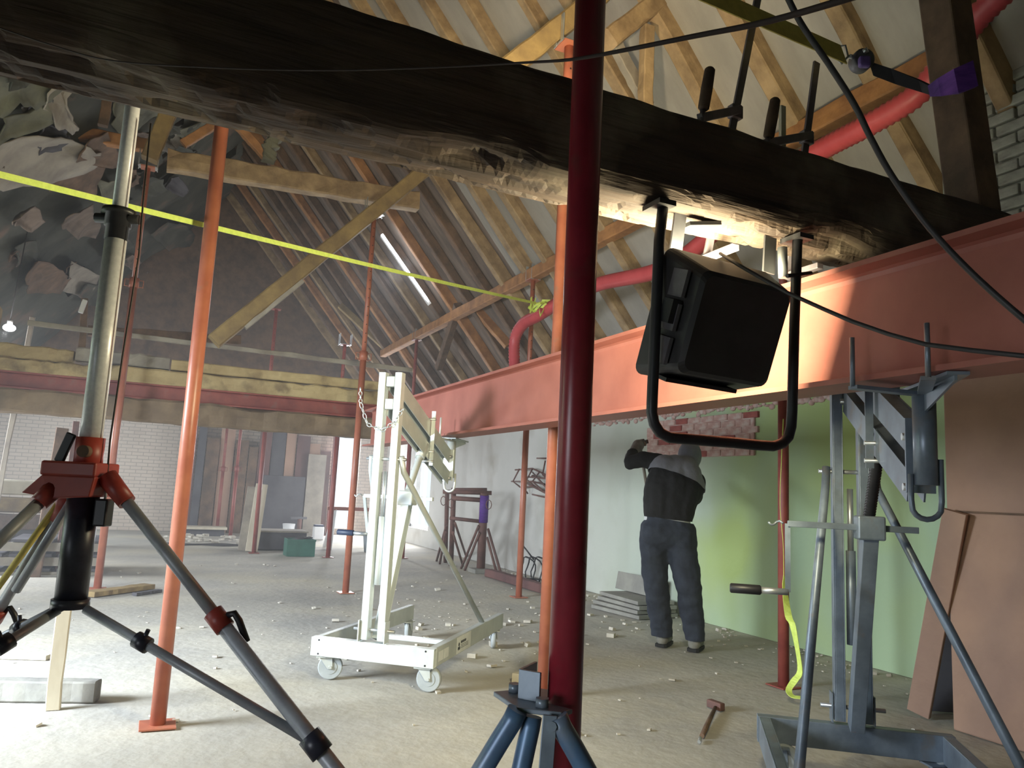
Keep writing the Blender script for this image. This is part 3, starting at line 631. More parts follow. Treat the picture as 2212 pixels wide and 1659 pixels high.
def make_lift(origin, deg, label, m, mg, crank_side, crank_dir, stickers, arm=1.25, pins=()):
    a = math.radians(deg); ux, uy = math.sin(a), math.cos(a)
    LM = Matrix(((ux, uy, 0, origin[0]), (uy, -ux, 0, origin[1]), (0, 0, 1, 0), (0, 0, 0, 1)))   # columns: forward, side, up
    def L(u, v, w): return LM @ V((u, v, w))
    t = thing('crank_lift', label, 'lift', (origin[0], origin[1], 0))
    U3 = V((ux, uy, 0)); V3 = V((uy, -ux, 0)); up = V((0, 0, 1))
    def hollow(q, p0, p1, w, h, th=.006, upv=up):
        p0, p1 = V(p0), V(p1); d, s, tt = frame_of(p1-p0, upv)
        for sg in (-1, 1):
            q.bar(p0+s*(sg*(w-th)/2), p1+s*(sg*(w-th)/2), th, h, upv); q.bar(p0+tt*(sg*(h-th)/2), p1+tt*(sg*(h-th)/2), w-2*th, th, upv)
        return q
    # base frame
    hollow(MB(), L(0, -.42, .208), L(0, .42, .208), .055, .115).build('front_bar', m, t, bevel=.002)
    for s in (-1, 1):
        hollow(MB(), L(.03, s*.39, .208), L(1.58, s*.39, .208), .05, .115).build('side_rail', mg, t, bevel=.002)
    MB().bar(L(.62, -.37, .185), L(.62, .37, .185), .05, .03).build('cross_bar', m, t, bevel=.002)
    q = MB()
    for sv in (-.385, .385):
        for w in (.165, .25): q.tube(L(-.030, sv-.02*(1 if sv > 0 else -1), w), L(-.026, sv-.02*(1 if sv > 0 else -1), w), .006, n=8)
    stuff(q.build('screw_heads', 'black', t))
    for (u, v, sw) in ((.03, -.34, -.30), (.03, .34, -.62), (1.48, -.37, 1.0), (1.48, .37, 1.2)): caster('caster', t, LM, u, v, sw, mg)
    # mast
    for s in (-1, 1):
        q = MB(); v = s*.058
        hollow(q, L(.0, v, .28), L(.0, v, 1.99), .048, .060, .005, upv=U3)
        q.build('mast_profile', m, t, bevel=.002)
        MB().bar(L(-.012, s*.090, .27), L(-.012, s*.090, .40), .006, .07, up=U3).build('mast_bracket', m, t)
    MB().tube(L(.0, 0, .62), L(.0, 0, 1.05), .022, n=14).build('counter_rod', m, t)
    MB().tube(L(.0, 0, 1.05), L(.0, 0, 1.34), .014, n=12).build('inner_rod', 'galv', t)
    for w in (1.42, .34): MB().tube(L(0, -.14, w), L(0, .14, w), .010, n=8).build('mast_bolt', 'galv', t)
    for w in (1.93, 1.78): MB().box(L(0, 0, w), (.06, .05, .07), Matrix.Rotation(-a, 3, 'Z')).build('pulley_block', mg, t, bevel=.006)
    # side tubes
    for s in (-1, 1):
        MB().path([L(.0, s*.105, 1.44), L(.03, s*.115, 1.34), L(1.08, s*.385, .265)], .019, 14).build('side_tube', mg, t)
    # inclined leg with gearbox and spindle
    lt = L(.40, 0, 1.14); hollow(MB(), L(.07, 0, .27), lt, .075, .06, .005, upv=V3).build('inclined_leg', m, t, bevel=.002)
    MB().box(lt+V((0, 0, .03)), (.11, .10, .10), Matrix.Rotation(-a, 3, 'Z')).build('gearbox', mg, t, bevel=.008)
    # parallel arm
    e1, e2 = L(arm-.10, 0, 1.50), L(arm-.10, 0, 1.33)
    r1, r2 = L(.03, 0, 1.93), L(.03, 0, 1.76)
    for p0, p1 in ((r1, e1), (r2, e2)):
        q = MB()
        for s in (-1, 1): q.bar(p0+V3*(s*.026), p1+V3*(s*.026), .006, .105)
        q.bar(p0+V((0, 0, .049)), p1+V((0, 0, .049)), .05, .006)
        ob = q.build('arm_link', mg, t)
        for p in (p0, p1): MB().tube(p-V3*.045, p+V3*.045, .013, n=10).build('pivot_bolt', 'galv', ob)
    mid = r2.lerp(e2, .58)
    q = MB()
    for s in (-1, 1): q.bar(mid+V3*(s*.05)+V((0, 0, .30)), mid+V3*(s*.05)+V((0, 0, -.10)), .008, .03, up=V3)
    lk = q.build('link_strap', m, t)
    for w in (.24, .0, -.07): MB().tube(mid+V((0, 0, w))-V3*.07, mid+V((0, 0, w))+V3*.07, .009, n=8).build('pivot_bolt', 'galv', lk)
    sp0, sp1 = lt+V((0, 0, .08)), mid+V((0, 0, .05))-U3*.03; dsp = (sp1-sp0)
    pts, rs = [], []; n = 60
    for i in range(n+1): pts.append(sp0+dsp*(i/n)); rs.append(.025 if (i % 2 == 0) else .019)
    MB().path(pts[:44], .02, 12, rs=rs[:44]).build('screw_spindle', 'black' if mg == 'bluesteel' else mg, t)
    MB().tube(pts[42], pts[-1], .036, n=14).build('spindle_nut', 'black' if mg == 'bluesteel' else mg, t)
    # load end: vertical socket tube, plate, hook, fork plate
    ec = L(arm, 0, 0)
    MB().tube(ec+V((0, 0, 1.335)), ec+V((0, 0, 1.632)), .036, n=20).build('load_socket', mg, t)
    MB().bar(ec-U3*.06+V((0, 0, 1.31)), ec-U3*.06+V((0, 0, 1.56)), .012, .09, up=V3).build('end_plate', m, t, bevel=.001)
    q = MB(); hk = [(-.045, 1.42), (-.045, 1.285)] + [(-.045*math.cos(k*math.pi/8), 1.27-.045*math.sin(k*math.pi/8)) for k in range(1, 8)] + [(.045, 1.285), (.045, 1.37)]
    q.path([ec+V3*x+U3*.0+V((0, 0, z)) for x, z in hk], .009, 8).build('load_hook', m, t)
    fz = 1.645
    fk = MB().prism([ec-V3*.06-U3*.08+V((0, 0, fz)), ec+V3*.06-U3*.08+V((0, 0, fz)), ec+V3*.03+U3*.34+V((0, 0, fz)), ec-V3*.03+U3*.34+V((0, 0, fz))], (0, 0, .010)).build('fork_plate', mg, t)
    MB().prism([ec-U3*.03+V((0, 0, fz)), ec+U3*.33+V((0, 0, fz)), ec+U3*.33+V((0, 0, fz-.015)), ec-U3*.03+V((0, 0, fz-.085))], V3*.008).build('gusset', m, fk)
    # stop pins stand free on both sides of the carried beam's flanges
    for pp in pins:
        pp = V(pp); MB().tube(V((pp.x, pp.y, fz-.01)), V((pp.x, pp.y, fz+.15)), .008, n=8).build('stop_pin', m, fk)
        MB().bar(V((pp.x, pp.y, fz-.012)), V((ec.x, ec.y, fz-.012)), .04, .012).build('pin_plate', mg, fk)
    # crank
    gs = lt+V((0, 0, .03)); c0 = gs - V3*(crank_side*-.33); MB().bar(gs-V3*(crank_side*.19), c0, .026, .026).build('drive_shaft', mg, t, bevel=.002)
    cd = (up*crank_dir[1] + U3*crank_dir[0]).normalized(); ce = c0+cd*.29
    MB().bar(c0, ce, .010, .022, up=V3).build('crank_arm', mg, t)
    MB().tube(ce-V3*(crank_side*.0), ce+V3*(crank_side*.13), .014, n=12).build('crank_handle', 'galv', t)
    MB().path([ce+V3*(crank_side*.11), ce+V3*(crank_side*.115), ce+V3*(crank_side*.235), ce+V3*(crank_side*.24)], .02, 14, rs=[.017, .021, .021, .016]).build('crank_grip', 'bluegrip' if m == 'alu' else 'black', t)
    MB().path([c0+V3*(crank_side*(.02+.012*k)) + up*(.01*math.sin(k*1.3)) + U3*(.01*math.cos(k*1.3)) for k in range(6)], .005, 6).build('shaft_ring', mg, t)
    if stickers:
        def plate(u0, u1, w0, w1, name='sticker', mm='sticker', off=.0255):
            q = MB().prism([L(u0, .39+off, w0), L(u1, .39+off, w0), L(u1, .39+off, w1), L(u0, .39+off, w1)], V3*.0012); return q.build(name, mm, t)
        plate(.07, .155, .175, .235); plate(.17, .255, .175, .235)
        st = plate(.42, .72, .155, .262, 'maker_sticker')
        q = MB()
        for (u, w, rr) in ((.452, .187, .012), (.476, .187, .012), (.464, .212, .013)):
            q.tube(L(u, .4168, w), L(u, .4176, w), rr, n=12)
        for i, (u0, u1) in enumerate(((.50, .516), (.521, .534), (.539, .552), (.557, .572), (.577, .59), (.595, .61))): q.box(L((u0+u1)/2, .4172, .222), (.001, .001, .016)); q.bar(L(u0, .4172, .222), L(u1, .4172, .222), .001, .016)
        for w in (.203, .193, .183): q.bar(L(.50, .4172, w), L(.66, .4172, w), .001, .0025)
        q.build('sticker_print', 'ink', st)
        # chain hanging over the mast head
        q = MB(); pts = [L(-.05, -.20, 1.88), L(-.05, -.19, 1.78), L(-.05, -.13, 1.64), L(-.05, -.02, 1.60), L(-.05, .06, 1.66), L(-.05, .12, 1.75)]
        for i in range(len(pts)-1):
            for k in range(4):
                p0, p1 = pts[i].lerp(pts[i+1], k/4), pts[i].lerp(pts[i+1], (k+1)/4); d, s, tt = frame_of(p1-p0)
                ax2 = s if k % 2 else tt; cc = (p0+p1)/2; h = (p1-p0).length*.62
                q.path([cc+d*(h*math.cos(x*math.pi/4))+ax2*(.011*math.sin(x*math.pi/4)) for x in range(8)], .0032, 5, closed=True)
        q.build('safety_chain', 'galv', t)
    return t
make_lift((1.372, 4.885), 40, 'bright aluminium crank lift on casters holding the far part of the steel beam', 'alu', 'alu_grey', -1, (.35, -.93), True, pins=[onX(952, 915, 1.995)])
make_lift((3.03, 2.66), 218, 'blue grey crank lift with black spindle beside the brown chimney panel', 'bluesteel', 'bluesteel', 1, (.02, -1), False, arm=1.22, pins=[onX(1841, 770, 2.0), onX(2003, 745, 2.0)])
# loose chips lying on the lift frames are part of the floor debris below

# ------------------------------------------------------------------ tripod stand with silver mast
HN = V((math.sin(AZ), math.cos(AZ), 0))
def upright(x, y, n0): return on_plane(x, y, HN, n0)          # on the vertical plane that faces the camera, n0 metres ahead
N0 = 2.13; K = 1.19
def Q(x, y, dn=0.0): return upright(x, y, N0+dn)
mx, my = Q(240, 600).xy
t = thing('tripod_stand', 'telescopic stand with speckled silver mast, red head and grey legs behind the main beam', 'stand', (mx, my, 0))
def at(z): return V((mx, my, z))
zc, zr, zb = Q(243, 475).z, Q(199, 950).z, Q(155, 1305).z
rr, ff = _r0*K, HN*K
MB().tube(at(zc-.05), at(2.62), .0175*K, n=24).build('upper_mast', 'silver', t)
MB().tube(at(zr-.05), at(zc-.035), .0245*K, n=24).build('lower_mast', 'silver', t)
MB().path([at(zc-.06), at(zc-.02), at(zc-.02), at(zc+.014), at(zc+.014), at(zc+.030), at(zc+.030)], .03, 20, rs=[q*K for q in (.026, .026, .030, .030, .040, .038, .020)]).build('mast_collar', 'black', t)
MB().tube(at(zc+.004)-rr*.055, at(zc+.004)+rr*.05, .012*K, n=10).build('collar_knob', 'black', t)
MB().path([at(zc+.3)+rr*.05, at(zc+.05)+rr*.055, at(zc-.1)+rr*.06, at(zc-.4)+rr*.050, at(zr)+rr*.045, at(zr-.15)+rr*.05], .0026, 6).build('guide_cord', 'cable', t)
MB().path([at(zr+.006), at(zr-.09)], .031*K, 20).build('mast_sleeve', 'redcast', t)
MB().tube(at(zr-.034)+rr*.010-ff*.030, at(zr-.034)+rr*.012-ff*.050, .0135*K, n=18).build('round_knob', 'wood_dark', t)
R = Matrix.Rotation(-AZ, 3, 'Z'); RK = R*K
MB().box(at(zr-.083)+rr*-.014, (.149, .131, .040), R).build('head_block', 'redcast', t, bevel=.006)
MB().prism([at(zr-.101)+RK @ V((-.070, -.055, 0)), at(zr-.101)+RK @ V((.05, -.055, 0)), at(zr-.155)+RK @ V((.045, -.06, 0)), at(zr-.163)+RK @ V((-.04, -.062, 0)), at(zr-.152)+RK @ V((-.115, -.05, 0))], RK @ V((0, .10, 0))).build('head_skirt', 'redcast', t, bevel=.004)
MB().bar(at(zr+.014)-rr*.040-ff*.01, at(zr-.065)-rr*.062-ff*.01, .026, .012, up=HN).build('release_lever', 'black', t, bevel=.003)
MB().tube(at(zr-.15), at(zb), .034*K, n=24).build('centre_tube', 'blacktube', t)
MB().path([at(zb+.014), at(zb+.014), at(zb-.010), at(zb-.010)], .04, 20, rs=[q*K for q in (.034, .040, .040, .026)]).build('bottom_collar', 'blacktube', t)
MB().box(at(zr-.197)+rr*.050, (.036, .042, .074), R).build('winch_box', 'black', t, bevel=.005)
MB().tube(at(zr-.12)+rr*.050, at(zr-.165)+rr*.050, .0035, n=8).build('winch_pin', 'galv', t)
# legs
def stand_leg(p_head, p_clamp, p_low, p_foot):
    MB().path([p_head+(p_clamp-p_head)*-.02, p_head.lerp(p_clamp, .17)], .026, 14, rs=[.023*K, .020*K]).build('leg_socket', 'redcast', t)
    MB().tube(p_head.lerp(p_clamp, .12), p_clamp+(p_low-p_clamp)*.1, .0135*K, n=16).build('leg', 'greytube', t)
    MB().tube(p_clamp+(p_clamp-p_low)*.04, p_foot, .0165*K, n=16).build('lower_leg', 'greytube', t)
    d = (p_low-p_clamp).normalized()
    cl = MB().path([p_clamp-d*.024, p_clamp-d*.024, p_clamp+d*.03, p_clamp+d*.03], .02, 14, rs=[.015*K, .022*K, .022*K, .015*K]).build('leg_clamp', 'redcast', t)
    MB().path([p_clamp+rr*.02+_u*.012, p_clamp+rr*.035+_u*.018, p_clamp+rr*.045+_u*.0, p_clamp+rr*.062-_u*.054], .009, 10).build('clamp_lever', 'black', cl)
    MB().path([p_low-d*.028, p_low-d*.028, p_low+d*.028, p_low+d*.028], .02, 12, rs=[.017*K, .025*K, .025*K, .017*K]).build('strut_joint', 'blacktube', t)
    MB().path([p_foot-d*.03, p_foot], .024, 12, rs=[.022, .026]).build('foot', 'black', t)
def strut(p0, p1, f):
    MB().tube(p0, p1, .0105*K, n=14).build('strut', 'greytube', t)
    m_ = p0.lerp(p1, f); d, s, tt = frame_of(p1-p0); k = MB().path([m_-d*.02, m_-d*.02, m_+d*.02, m_+d*.02], .02, 12, rs=[.011*K, .018*K, .018*K, .011*K])
    k.tube(m_, m_+tt*.036, .006, n=8); k.build('strut_clamp', 'blacktube', t)
def to_floor(h, l): return h + (l-h)*((h.z-.012)/(h.z-l.z))
h1 = Q(236, 1036, -.02); cl1 = Q(472, 1338, -.07); lw1 = Q(682, 1608, -.12)
stand_leg(h1, cl1, lw1, to_floor(h1, lw1)); strut(Q(185, 1316, -.01), lw1, .26)
h2 = Q(112, 1060, -.05); lw2 = Q(-150, 1310, -.28); stand_leg(h2, h2.lerp(lw2, .75), lw2, to_floor(h2, lw2)); strut(Q(125, 1318, -.02), Q(-165, 1500, -.28), .44)
h3 = Q(150, 1072, .06); lw3 = Q(-60, 1420, .34); cl3 = Q(-8, 1325, .25); stand_leg(h3, cl3, lw3, to_floor(h3, lw3)); strut(Q(135, 1310, .03), Q(-140, 1450, .40), .30)
MB().tube(Q(158, 1078, .03), Q(35, 1275, .12), .011*K, n=12).build('inner_stay', 'greytube', t)
MB().tube(Q(138, 1072, .05), Q(-20, 1290, .17), .008*K, n=12).build('inner_stay', 'webyellow', t)

# ------------------------------------------------------------------ work light hung under the main beam
YL = 1.83
t = thing('work_light', 'big dark floodlight hung upside down in a tube frame under the main beam', 'floodlight', onY(1570, 500, YL))
fr = [(1434, 430), (1424, 520), (1416, 700), (1409, 860), (1408, 890), (1413, 915), (1425, 934), (1445, 945), (1500, 950), (1580, 956), (1640, 962), (1670, 964), (1690, 958), (1703, 944), (1709, 922), (1711, 890), (1716, 700), (1722, 530), (1724, 505)]
MB().path([onY(x, y, YL) for x, y in fr], .0165, 14).build('tube_frame', 'black', t)
tb0, tb1 = onY(1428, 452, YL), onY(1726, 520, YL)
for q_ in (tb0, tb1): MB().box((q_.x, YL+.01, 2.128), (.06, .09, .016)).build('mounting_foot', 'housing', t)
MB().bar(onY(1470, 458, YL+.05), onY(1452, 600, YL+.05), .045, .008, up=V((0, 1, 0))).build('hanger_bracket', 'housing_side', t, bevel=.001)
MB().bar(onY(1664, 512, YL+.05), onY(1660, 590, YL+.05), .05, .008, up=V((0, 1, 0))).build('hanger_bracket', 'housing', t, bevel=.001)
MB().tube(onY(1690, 535, YL+.02), onY(1692, 600, YL+.02), .016, n=10).build('hanger_sleeve', 'galv', t)
MB().tube(onY(1700, 596, YL-.01), onY(1752, 590, YL-.01), .007, n=8).build('tilt_screw', 'black', t)
hc = V((1.526, 1.735, 1.751))
n_ = V((0, math.cos(math.radians(20)), math.sin(math.radians(20)))); s_ = n_.cross(V((0, 0, 1))).normalized(); u_ = s_.cross(n_).normalized()
ra = math.radians(-2); s2 = s_*math.cos(ra)+u_*math.sin(ra); u2 = u_*math.cos(ra)-s_*math.sin(ra)
def hp(a, b_, c): return hc + s2*a + u2*b_ + n_*c
rows = []
for (c, w, h) in ((0, .32, .28), (.012, .345, .305), (.145, .41, .385), (.165, .42, .395)):
    pts = []
    for sx, sy in ((-1, -1), (1, -1), (1, 1), (-1, 1)):
        for k in range(5):
            an = math.atan2(sy, sx) + (k-2)*math.radians(20); rr = .03
            pts.append(hp(sx*(w/2-rr)+rr*math.cos(an), sy*(h/2-rr)+rr*math.sin(an), c))
    rows.append(pts)
q = MB(); k = len(rows[0]); q.v = [p for r in rows for p in r]
for i in range(len(rows)-1):
    for j in range(k): q.f.append((i*k+j, i*k+(j+1) % k, (i+1)*k+(j+1) % k, (i+1)*k+j)); q.s.append(False)
q.f.append(tuple(range(k-1, -1, -1))); q.s.append(False)
hs = q.build('lamp_housing', 'housing', t)
q = MB()
for b_ in (-.10, .0, .10): q.bar(hp(-.195, b_-.04, .075), hp(-.195, b_+.04, .075), .012, .07, up=n_)
q.build('side_panel', 'housing_side', hs)
MB().bar(hp(-.205, -.02, .07), hp(-.205, .05, .07), .03, .05, up=n_).build('tilt_bracket', 'black', hs)
MB().bar(hp(-.17, -.185, .09), hp(.10, -.185, .09), .08, .012, up=u2).build('foot_rail', 'black', hs)
MB().prism([hp(-.19, -.18, .160), hp(.19, -.18, .160), hp(.19, .18, .160), hp(-.19, .18, .160)], n_*.003).build('lens', 'lens', hs)
area('work_light_beam', hp(0, 0, .175), n_, .36, .34, 92, (1, .90, .58))
MB().bar(onY(1478, 488, YL+.06), onY(1545, 487, YL+.06), .06, .012).build('spacer_plate', 'housing', t)
# lamp cord
cp = [onY(1556, 548, 1.86), onY(1600, 575, 1.62), P(1700, 632, 2.05), P(1780, 668, 1.95), P(1840, 694, 1.85), P(1920, 722, 1.78), P(2000, 744, 1.70), P(2100, 757, 1.62), P(2240, 772, 1.5), P(2500, 770, 1.4), P(2900, 1300, 1.3)]
tag(MB().path(cp, .0055, 8).build('sagging_cable', 'cable'), 'dark power cord sagging right from the hung floodlight past the steel beam', 'cable')

# bar clamps over the beam
def bar_clamp(bt, bb, arm_y, hx, hy0, hy1, label):
    YB = 2.085
    t = thing('bar_clamp', label, 'clamp', onY(*bb, YB))
    pt, pb_ = onY(*bt, YB), onY(*bb, YB); d = (pb_-pt).normalized(); low = pb_ + d*((pb_.z-2.08)/-d.z)
    MB().bar(pt, low, .030, .010, up=V((0, 1, 0))).build('rail', 'clampsteel', t, bevel=.001)
    f = (arm_y-bt[1])/(bb[1]-bt[1]); bx = bt[0]+(bb[0]-bt[0])*f
    j0 = onY(bx+10, arm_y-6, YB-.005); j1 = onY(hx-4, arm_y+12, 1.93)
    MB().bar(j0, j1, .022, .030).build('sliding_arm', 'clampsteel', t, bevel=.003)
    MB().box(onY(bx, arm_y, YB-.004), (.05, .03, .05)).build('slide_block', 'clampsteel', t, bevel=.003)
    s0 = onY(hx, hy1-10, 1.93); s1 = V((s0.x-.004, 1.93, 2.452))
    MB().tube(onY(hx+2, hy1, 1.93), s1, .009, n=10).build('screw_spindle', 'clampsteel', t)
    g0, g1 = onY(hx+18, hy0, 1.93), onY(hx+3, hy1, 1.93)
    MB().path([g0, g0.lerp(g1, .04), g0.lerp(g1, .5), g0.lerp(g1, .95), g1], .02, 14, rs=[.013, .018, .020, .019, .012]).build('grip', 'wood_dark', t)
    MB().box(V((low.x-.0, 2.01, 2.095)), (.03, .16, .022)).build('fixed_jaw', 'clampsteel', t, bevel=.003)
bar_clamp((1640, -20), (1580, 285), 243, 1516, 148, 238, 'tall bar clamp over the main beam, nearer the front prop, rail reaching the picture top')
bar_clamp((1764, 135), (1738, 330), 298, 1657, 214, 298, 'shorter bar clamp over the main beam beside the pinkish hose')
bt_ = onY(1690, 296, 2.02); tag(MB().bar(V((bt_.x, 2.02, 2.452)), V((bt_.x, 2.02, onY(1690, 230, 2.02).z)), .022, .014, up=V((0, 1, 0))).build('batten', 'wood_pale'), 'short pale upright batten on the main beam beside the shorter clamp', 'batten')

# ------------------------------------------------------------------ straps, cables, hose
def smooth_pts(pts, n=6):
    out = []; k = len(pts); pts = [V(p) for p in pts]
    for i in range(k-1):
        p0, p1, p2, p3 = pts[max(i-1, 0)], pts[i], pts[i+1], pts[min(i+2, k-1)]
        for j in range(n):
            t_ = j/n; out.append(.5*((2*p1)+(p2-p0)*t_+(2*p0-5*p1+4*p2-p3)*t_**2+(3*p1-p0-3*p2+p3)*t_**3))
    return out+[pts[-1]]
pts = smooth_pts([P(-60, 40, 1.60), P(120, 100, 1.6), P(250, 132, 1.59), P(480, 147, 1.55), P(720, 152, 1.52), P(960, 145, 1.48), P(1120, 136, 1.44), P(1230, 129, 1.40), P(1330, 112, 1.36), P(1500, 78, 1.30), P(1660, 46, 1.25), P(1860, -12, 1.18), P(2000, -60, 1.15)], 5)
tag(MB().path(pts, .002, 8, rs=[.0016+.0052*max(0, i/len(pts)-.42)/.58 if i/len(pts) > .42 else .0016 for i in range(len(pts))]).build('tension_rope', 'cablebrown'), 'dark rope stretched across the face of the main beam and up over the rafters', 'rope')
pts = smooth_pts([P(1690, -30, 1.5), P(1730, 50, 1.5), P(1790, 138, 1.5), P(1845, 225, 1.5), P(1882, 300, 1.5), P(1930, 385, 1.5), P(2010, 495, 1.48), P(2110, 600, 1.45), P(2230, 705, 1.4), P(2350, 800, 1.38)], 5)
tag(MB().path(pts, .006, 8).build('power_cable', 'cable'), 'black cable hanging from the picture top across the chimney and steel beam', 'cable')

t = thing('ratchet_strap', 'broad mustard lifting strap with purple ratchet below the rafters', 'strap', P(1865, 135, 3.05))
A, B = P(1440, -50, 2.6), P(1822, 118, 3.0); d = (B-A).normalized()
MB().ribbon([A.lerp(B, k/6) for k in range(7)], [.078]*7, [(_u*.96+_r*-.35)]*7, .005).build('webbing', 'webyellow', t)
q = MB().path([P(1815, 100, 3.0), P(1826, 98, 3.0), P(1832, 122, 3.0), P(1818, 138, 3.0), P(1812, 132, 3.0)], .004, 6); q.path([P(1818, 136, 3.0), P(1834, 120, 3.0)], .004, 6); q.build('triangle_ring', 'galv', t)
MB().path([P(1836, 121, 3.02), P(1842, 124, 3.03)], .008, 8).build('swivel_eye', 'galv', t)
q = MB().path([P(1862, 131, 3.06)-_fw*.022, P(1862, 131, 3.06)-_fw*.018, P(1862, 131, 3.06)+_fw*.03, P(1862, 131, 3.06)+_fw*.034], .05, 18, rs=[.036, .043, .043, .036]); q.build('ratchet_case', 'housing_side', t)
MB().box(P(1867, 134, 3.02), (.045, .03, .045), Matrix.Rotation(-AZ, 3, 'Z')).build('ratchet_cover', 'purplecase', t, bevel=.01)
MB().tube(P(1866, 112, 3.03), P(1874, 107, 3.02), .011, n=10).build('chrome_knob', 'galv', t)
MB().ribbon([P(1882, 148, 3.06), P(1930, 165, 3.02), P(1990, 186, 2.95), P(2018, 197, 2.88)], [.06, .065, .05, .035], [_u+_r*-.3]*4, .012).build('ratchet_lever', 'webblack', t)
MB().ribbon([P(2012, 196, 2.78), P(2034, 188, 2.72), P(2066, 176, 2.66), P(2104, 160, 2.66)], [.04, .065, .085, .09], [_u+_r*-.2]*4, .02).build('purple_sling', 'purple', t)

pts0 = [onX(2185, -35, 3.75), onX(2110, 40, 3.78), onX(2060, 108, 3.8), onX(2005, 178, 3.80), onX(1965, 217, 3.78), onX(1880, 268, 3.75), onX(1790, 315, 3.75), onX(1700, 368, 3.78), onX(1580, 470, 3.85), onX(1440, 577, 3.9), onX(1300, 612, 3.95), onX(1230, 640, 3.95), onX(1165, 680, 3.9), onX(1130, 700, 3.9), onX(1112, 735, 3.9), onX(1112, 800, 3.9), onX(1118, 840, 3.9)]
pts = []
sp = smooth_pts(pts0, 14)
acc = [0]
for i in range(1, len(sp)): acc.append(acc[-1]+(sp[i]-sp[i-1]).length)
n = int(acc[-1]/.020); j = 0; res = []
for i in range(n+1):
    s_ = acc[-1]*i/n
    while j < len(sp)-2 and acc[j+1] < s_: j += 1
    f = (s_-acc[j])/max(1e-6, acc[j+1]-acc[j]); res.append(sp[j].lerp(sp[j+1], f))
tag(MB().path(res, .07, 14, rs=[.073 if i % 2 else .062 for i in range(len(res))]).build('corrugated_hose', 'hose'), 'long pinkish red corrugated hose running under the rafters from the chimney to the far props', 'hose')

A, B = P(-60, 362, 3.2), P(1158, 655, 8.7)
n = 24; pts = []
for k in range(n+1): pts.append(A.lerp(B, k/n) - V((0, 0, .10*4*(k/n)*(1-k/n)*.15)))
tag(MB().ribbon(pts, [.030]*(n+1), [V((0, 0, 1))+_r*.05]*(n+1), .002).build('warning_strap', 'webneon'), 'taut neon yellow strap from the tripod mast to the purlin prop', 'strap')
q = MB(); rn = random.Random(4); kc = P(1160, 660, 8.75)
for i in range(9):
    a_ = kc+V((rn.uniform(-.06, .06), rn.uniform(-.06, .02), rn.uniform(-.08, .08))); q.ribbon([a_, a_+V((rn.uniform(-.12, .12), -.05, rn.uniform(-.10, .10))), kc+V((rn.uniform(-.15, .15), -.02, rn.uniform(-.12, .1)))], [.03, .025, .03], [V((rn.uniform(-1, 1), .2, rn.uniform(-1, 1)))]*3, .003)
q.build('strap_knot', 'webneon', bpy.data.objects['warning_strap'])
MB().ribbon([kc, P(1195, 672, 9.0), P(1300, 705, 9.6), P(1345, 718, 9.9)], [.03, .05, .05, .05], [V((0, 0, 1))]*4, .003).build('strap_tail', 'webneon', bpy.data.objects['warning_strap'])

pts = smooth_pts([P(1692, 905, 5.02), P(1688, 1000, 5.02), P(1685, 1090, 5.02), P(1692, 1180, 4.98), P(1694, 1260, 4.98), P(1703, 1330, 4.98), P(1712, 1350, 4.95), P(1722, 1400, 4.92), P(1728, 1450, 4.9), P(1716, 1470, 4.88), P(1704, 1490, 4.86), P(1712, 1504, 4.82), P(1732, 1508, 4.78), P(1738, 1520, 4.76)], 4)
nn = len(pts); sides = [_r*math.cos(1.3*math.sin(i*.16))+_fw*math.sin(1.3*math.sin(i*.16)) for i in range(nn)]
ws = [.006 if i < nn*.30 else .045 for i in range(nn)]
for p in pts:
    if p.z < .012: p.z = .012
tag(MB().ribbon(pts, ws, sides, .003).build('loose_strap', 'webneon'), 'loose yellow strap dangling down the dull orange prop to the floor', 'strap')

# ------------------------------------------------------------------ lamps in the roof
c = roof_r(874, 577, .26); a_ = roof_r(846, 535, .26); b_ = roof_r(905, 620, .26)
d = (b_-a_).normalized(); a_, b_ = c-d*.62, c+d*.62
t = thing('fluorescent_lamp', 'bright fluorescent strip lamp tilted with the rafters', 'lamp', c)
side = d.cross(nrm_r).normalized()
MB().bar(a_-side*.03, b_-side*.03+d*.1, .07, .05, up=nrm_r).build('lamp_body', 'white', t, bevel=.004)
MB().tube(a_+side*.045-nrm_r*.02, b_+side*.045-nrm_r*.02, .022, n=12).build('lamp_tube', 'tube', t)
area('fluorescent_glow', c-nrm_r*.07+side*.05, -nrm_r, 1.2, .08, 26, (.86, .92, 1))
bp_ = P(20, 708, 9.4)
t = thing('bare_bulb', 'glowing bare bulb hanging at the far stack end', 'lamp', bp_)
MB().ball(bp_, (.07, .07, .045)).build('bulb_glass', 'bulb', t)
MB().tube(bp_+V((0, 0, .035)), bp_+V((0, 0, .09)), .03, n=10).build('lamp_socket', 'white', t)
tag(MB().path([bp_+V((0, 0, .09)), bp_+V((0, .1, .6)), bp_+V((.02, .4, 2.2))], .006, 6).build('bulb_cord', 'cable'), 'thin cord holding the bare bulb', 'cable')
pl = bpy.data.lights.new('bulb_glow', 'POINT'); pl.energy = 14; pl.shadow_soft_size = .06; po = bpy.data.objects.new('bulb_glow', pl); COL.objects.link(po); po.location = bp_-V((0, .12, .08))
# assumed second site lamp, hidden behind the main beam, added to light the rafters
t = thing('assumed_beam_top_lamp', 'assumed small site lamp, unseen, added on top of the main beam behind the front prop', 'lamp', (.92, 1.97, 2.45))
MB().box((.92, 1.97, 2.455), (.12, .10, .01)).build('lamp_foot', 'housing', t)
MB().box((.92, 1.975, 2.495), (.13, .05, .06), Matrix.Rotation(.5, 3, 'X')).build('lamp_head', 'housing', t)
area('assumed_beam_top_glow', (.92, 2.07, 2.56), (.22, .80, .66), .12, .08, 36, (1, .80, .52), 85)  # warm light of the assumed lamp, added to brighten the rafters

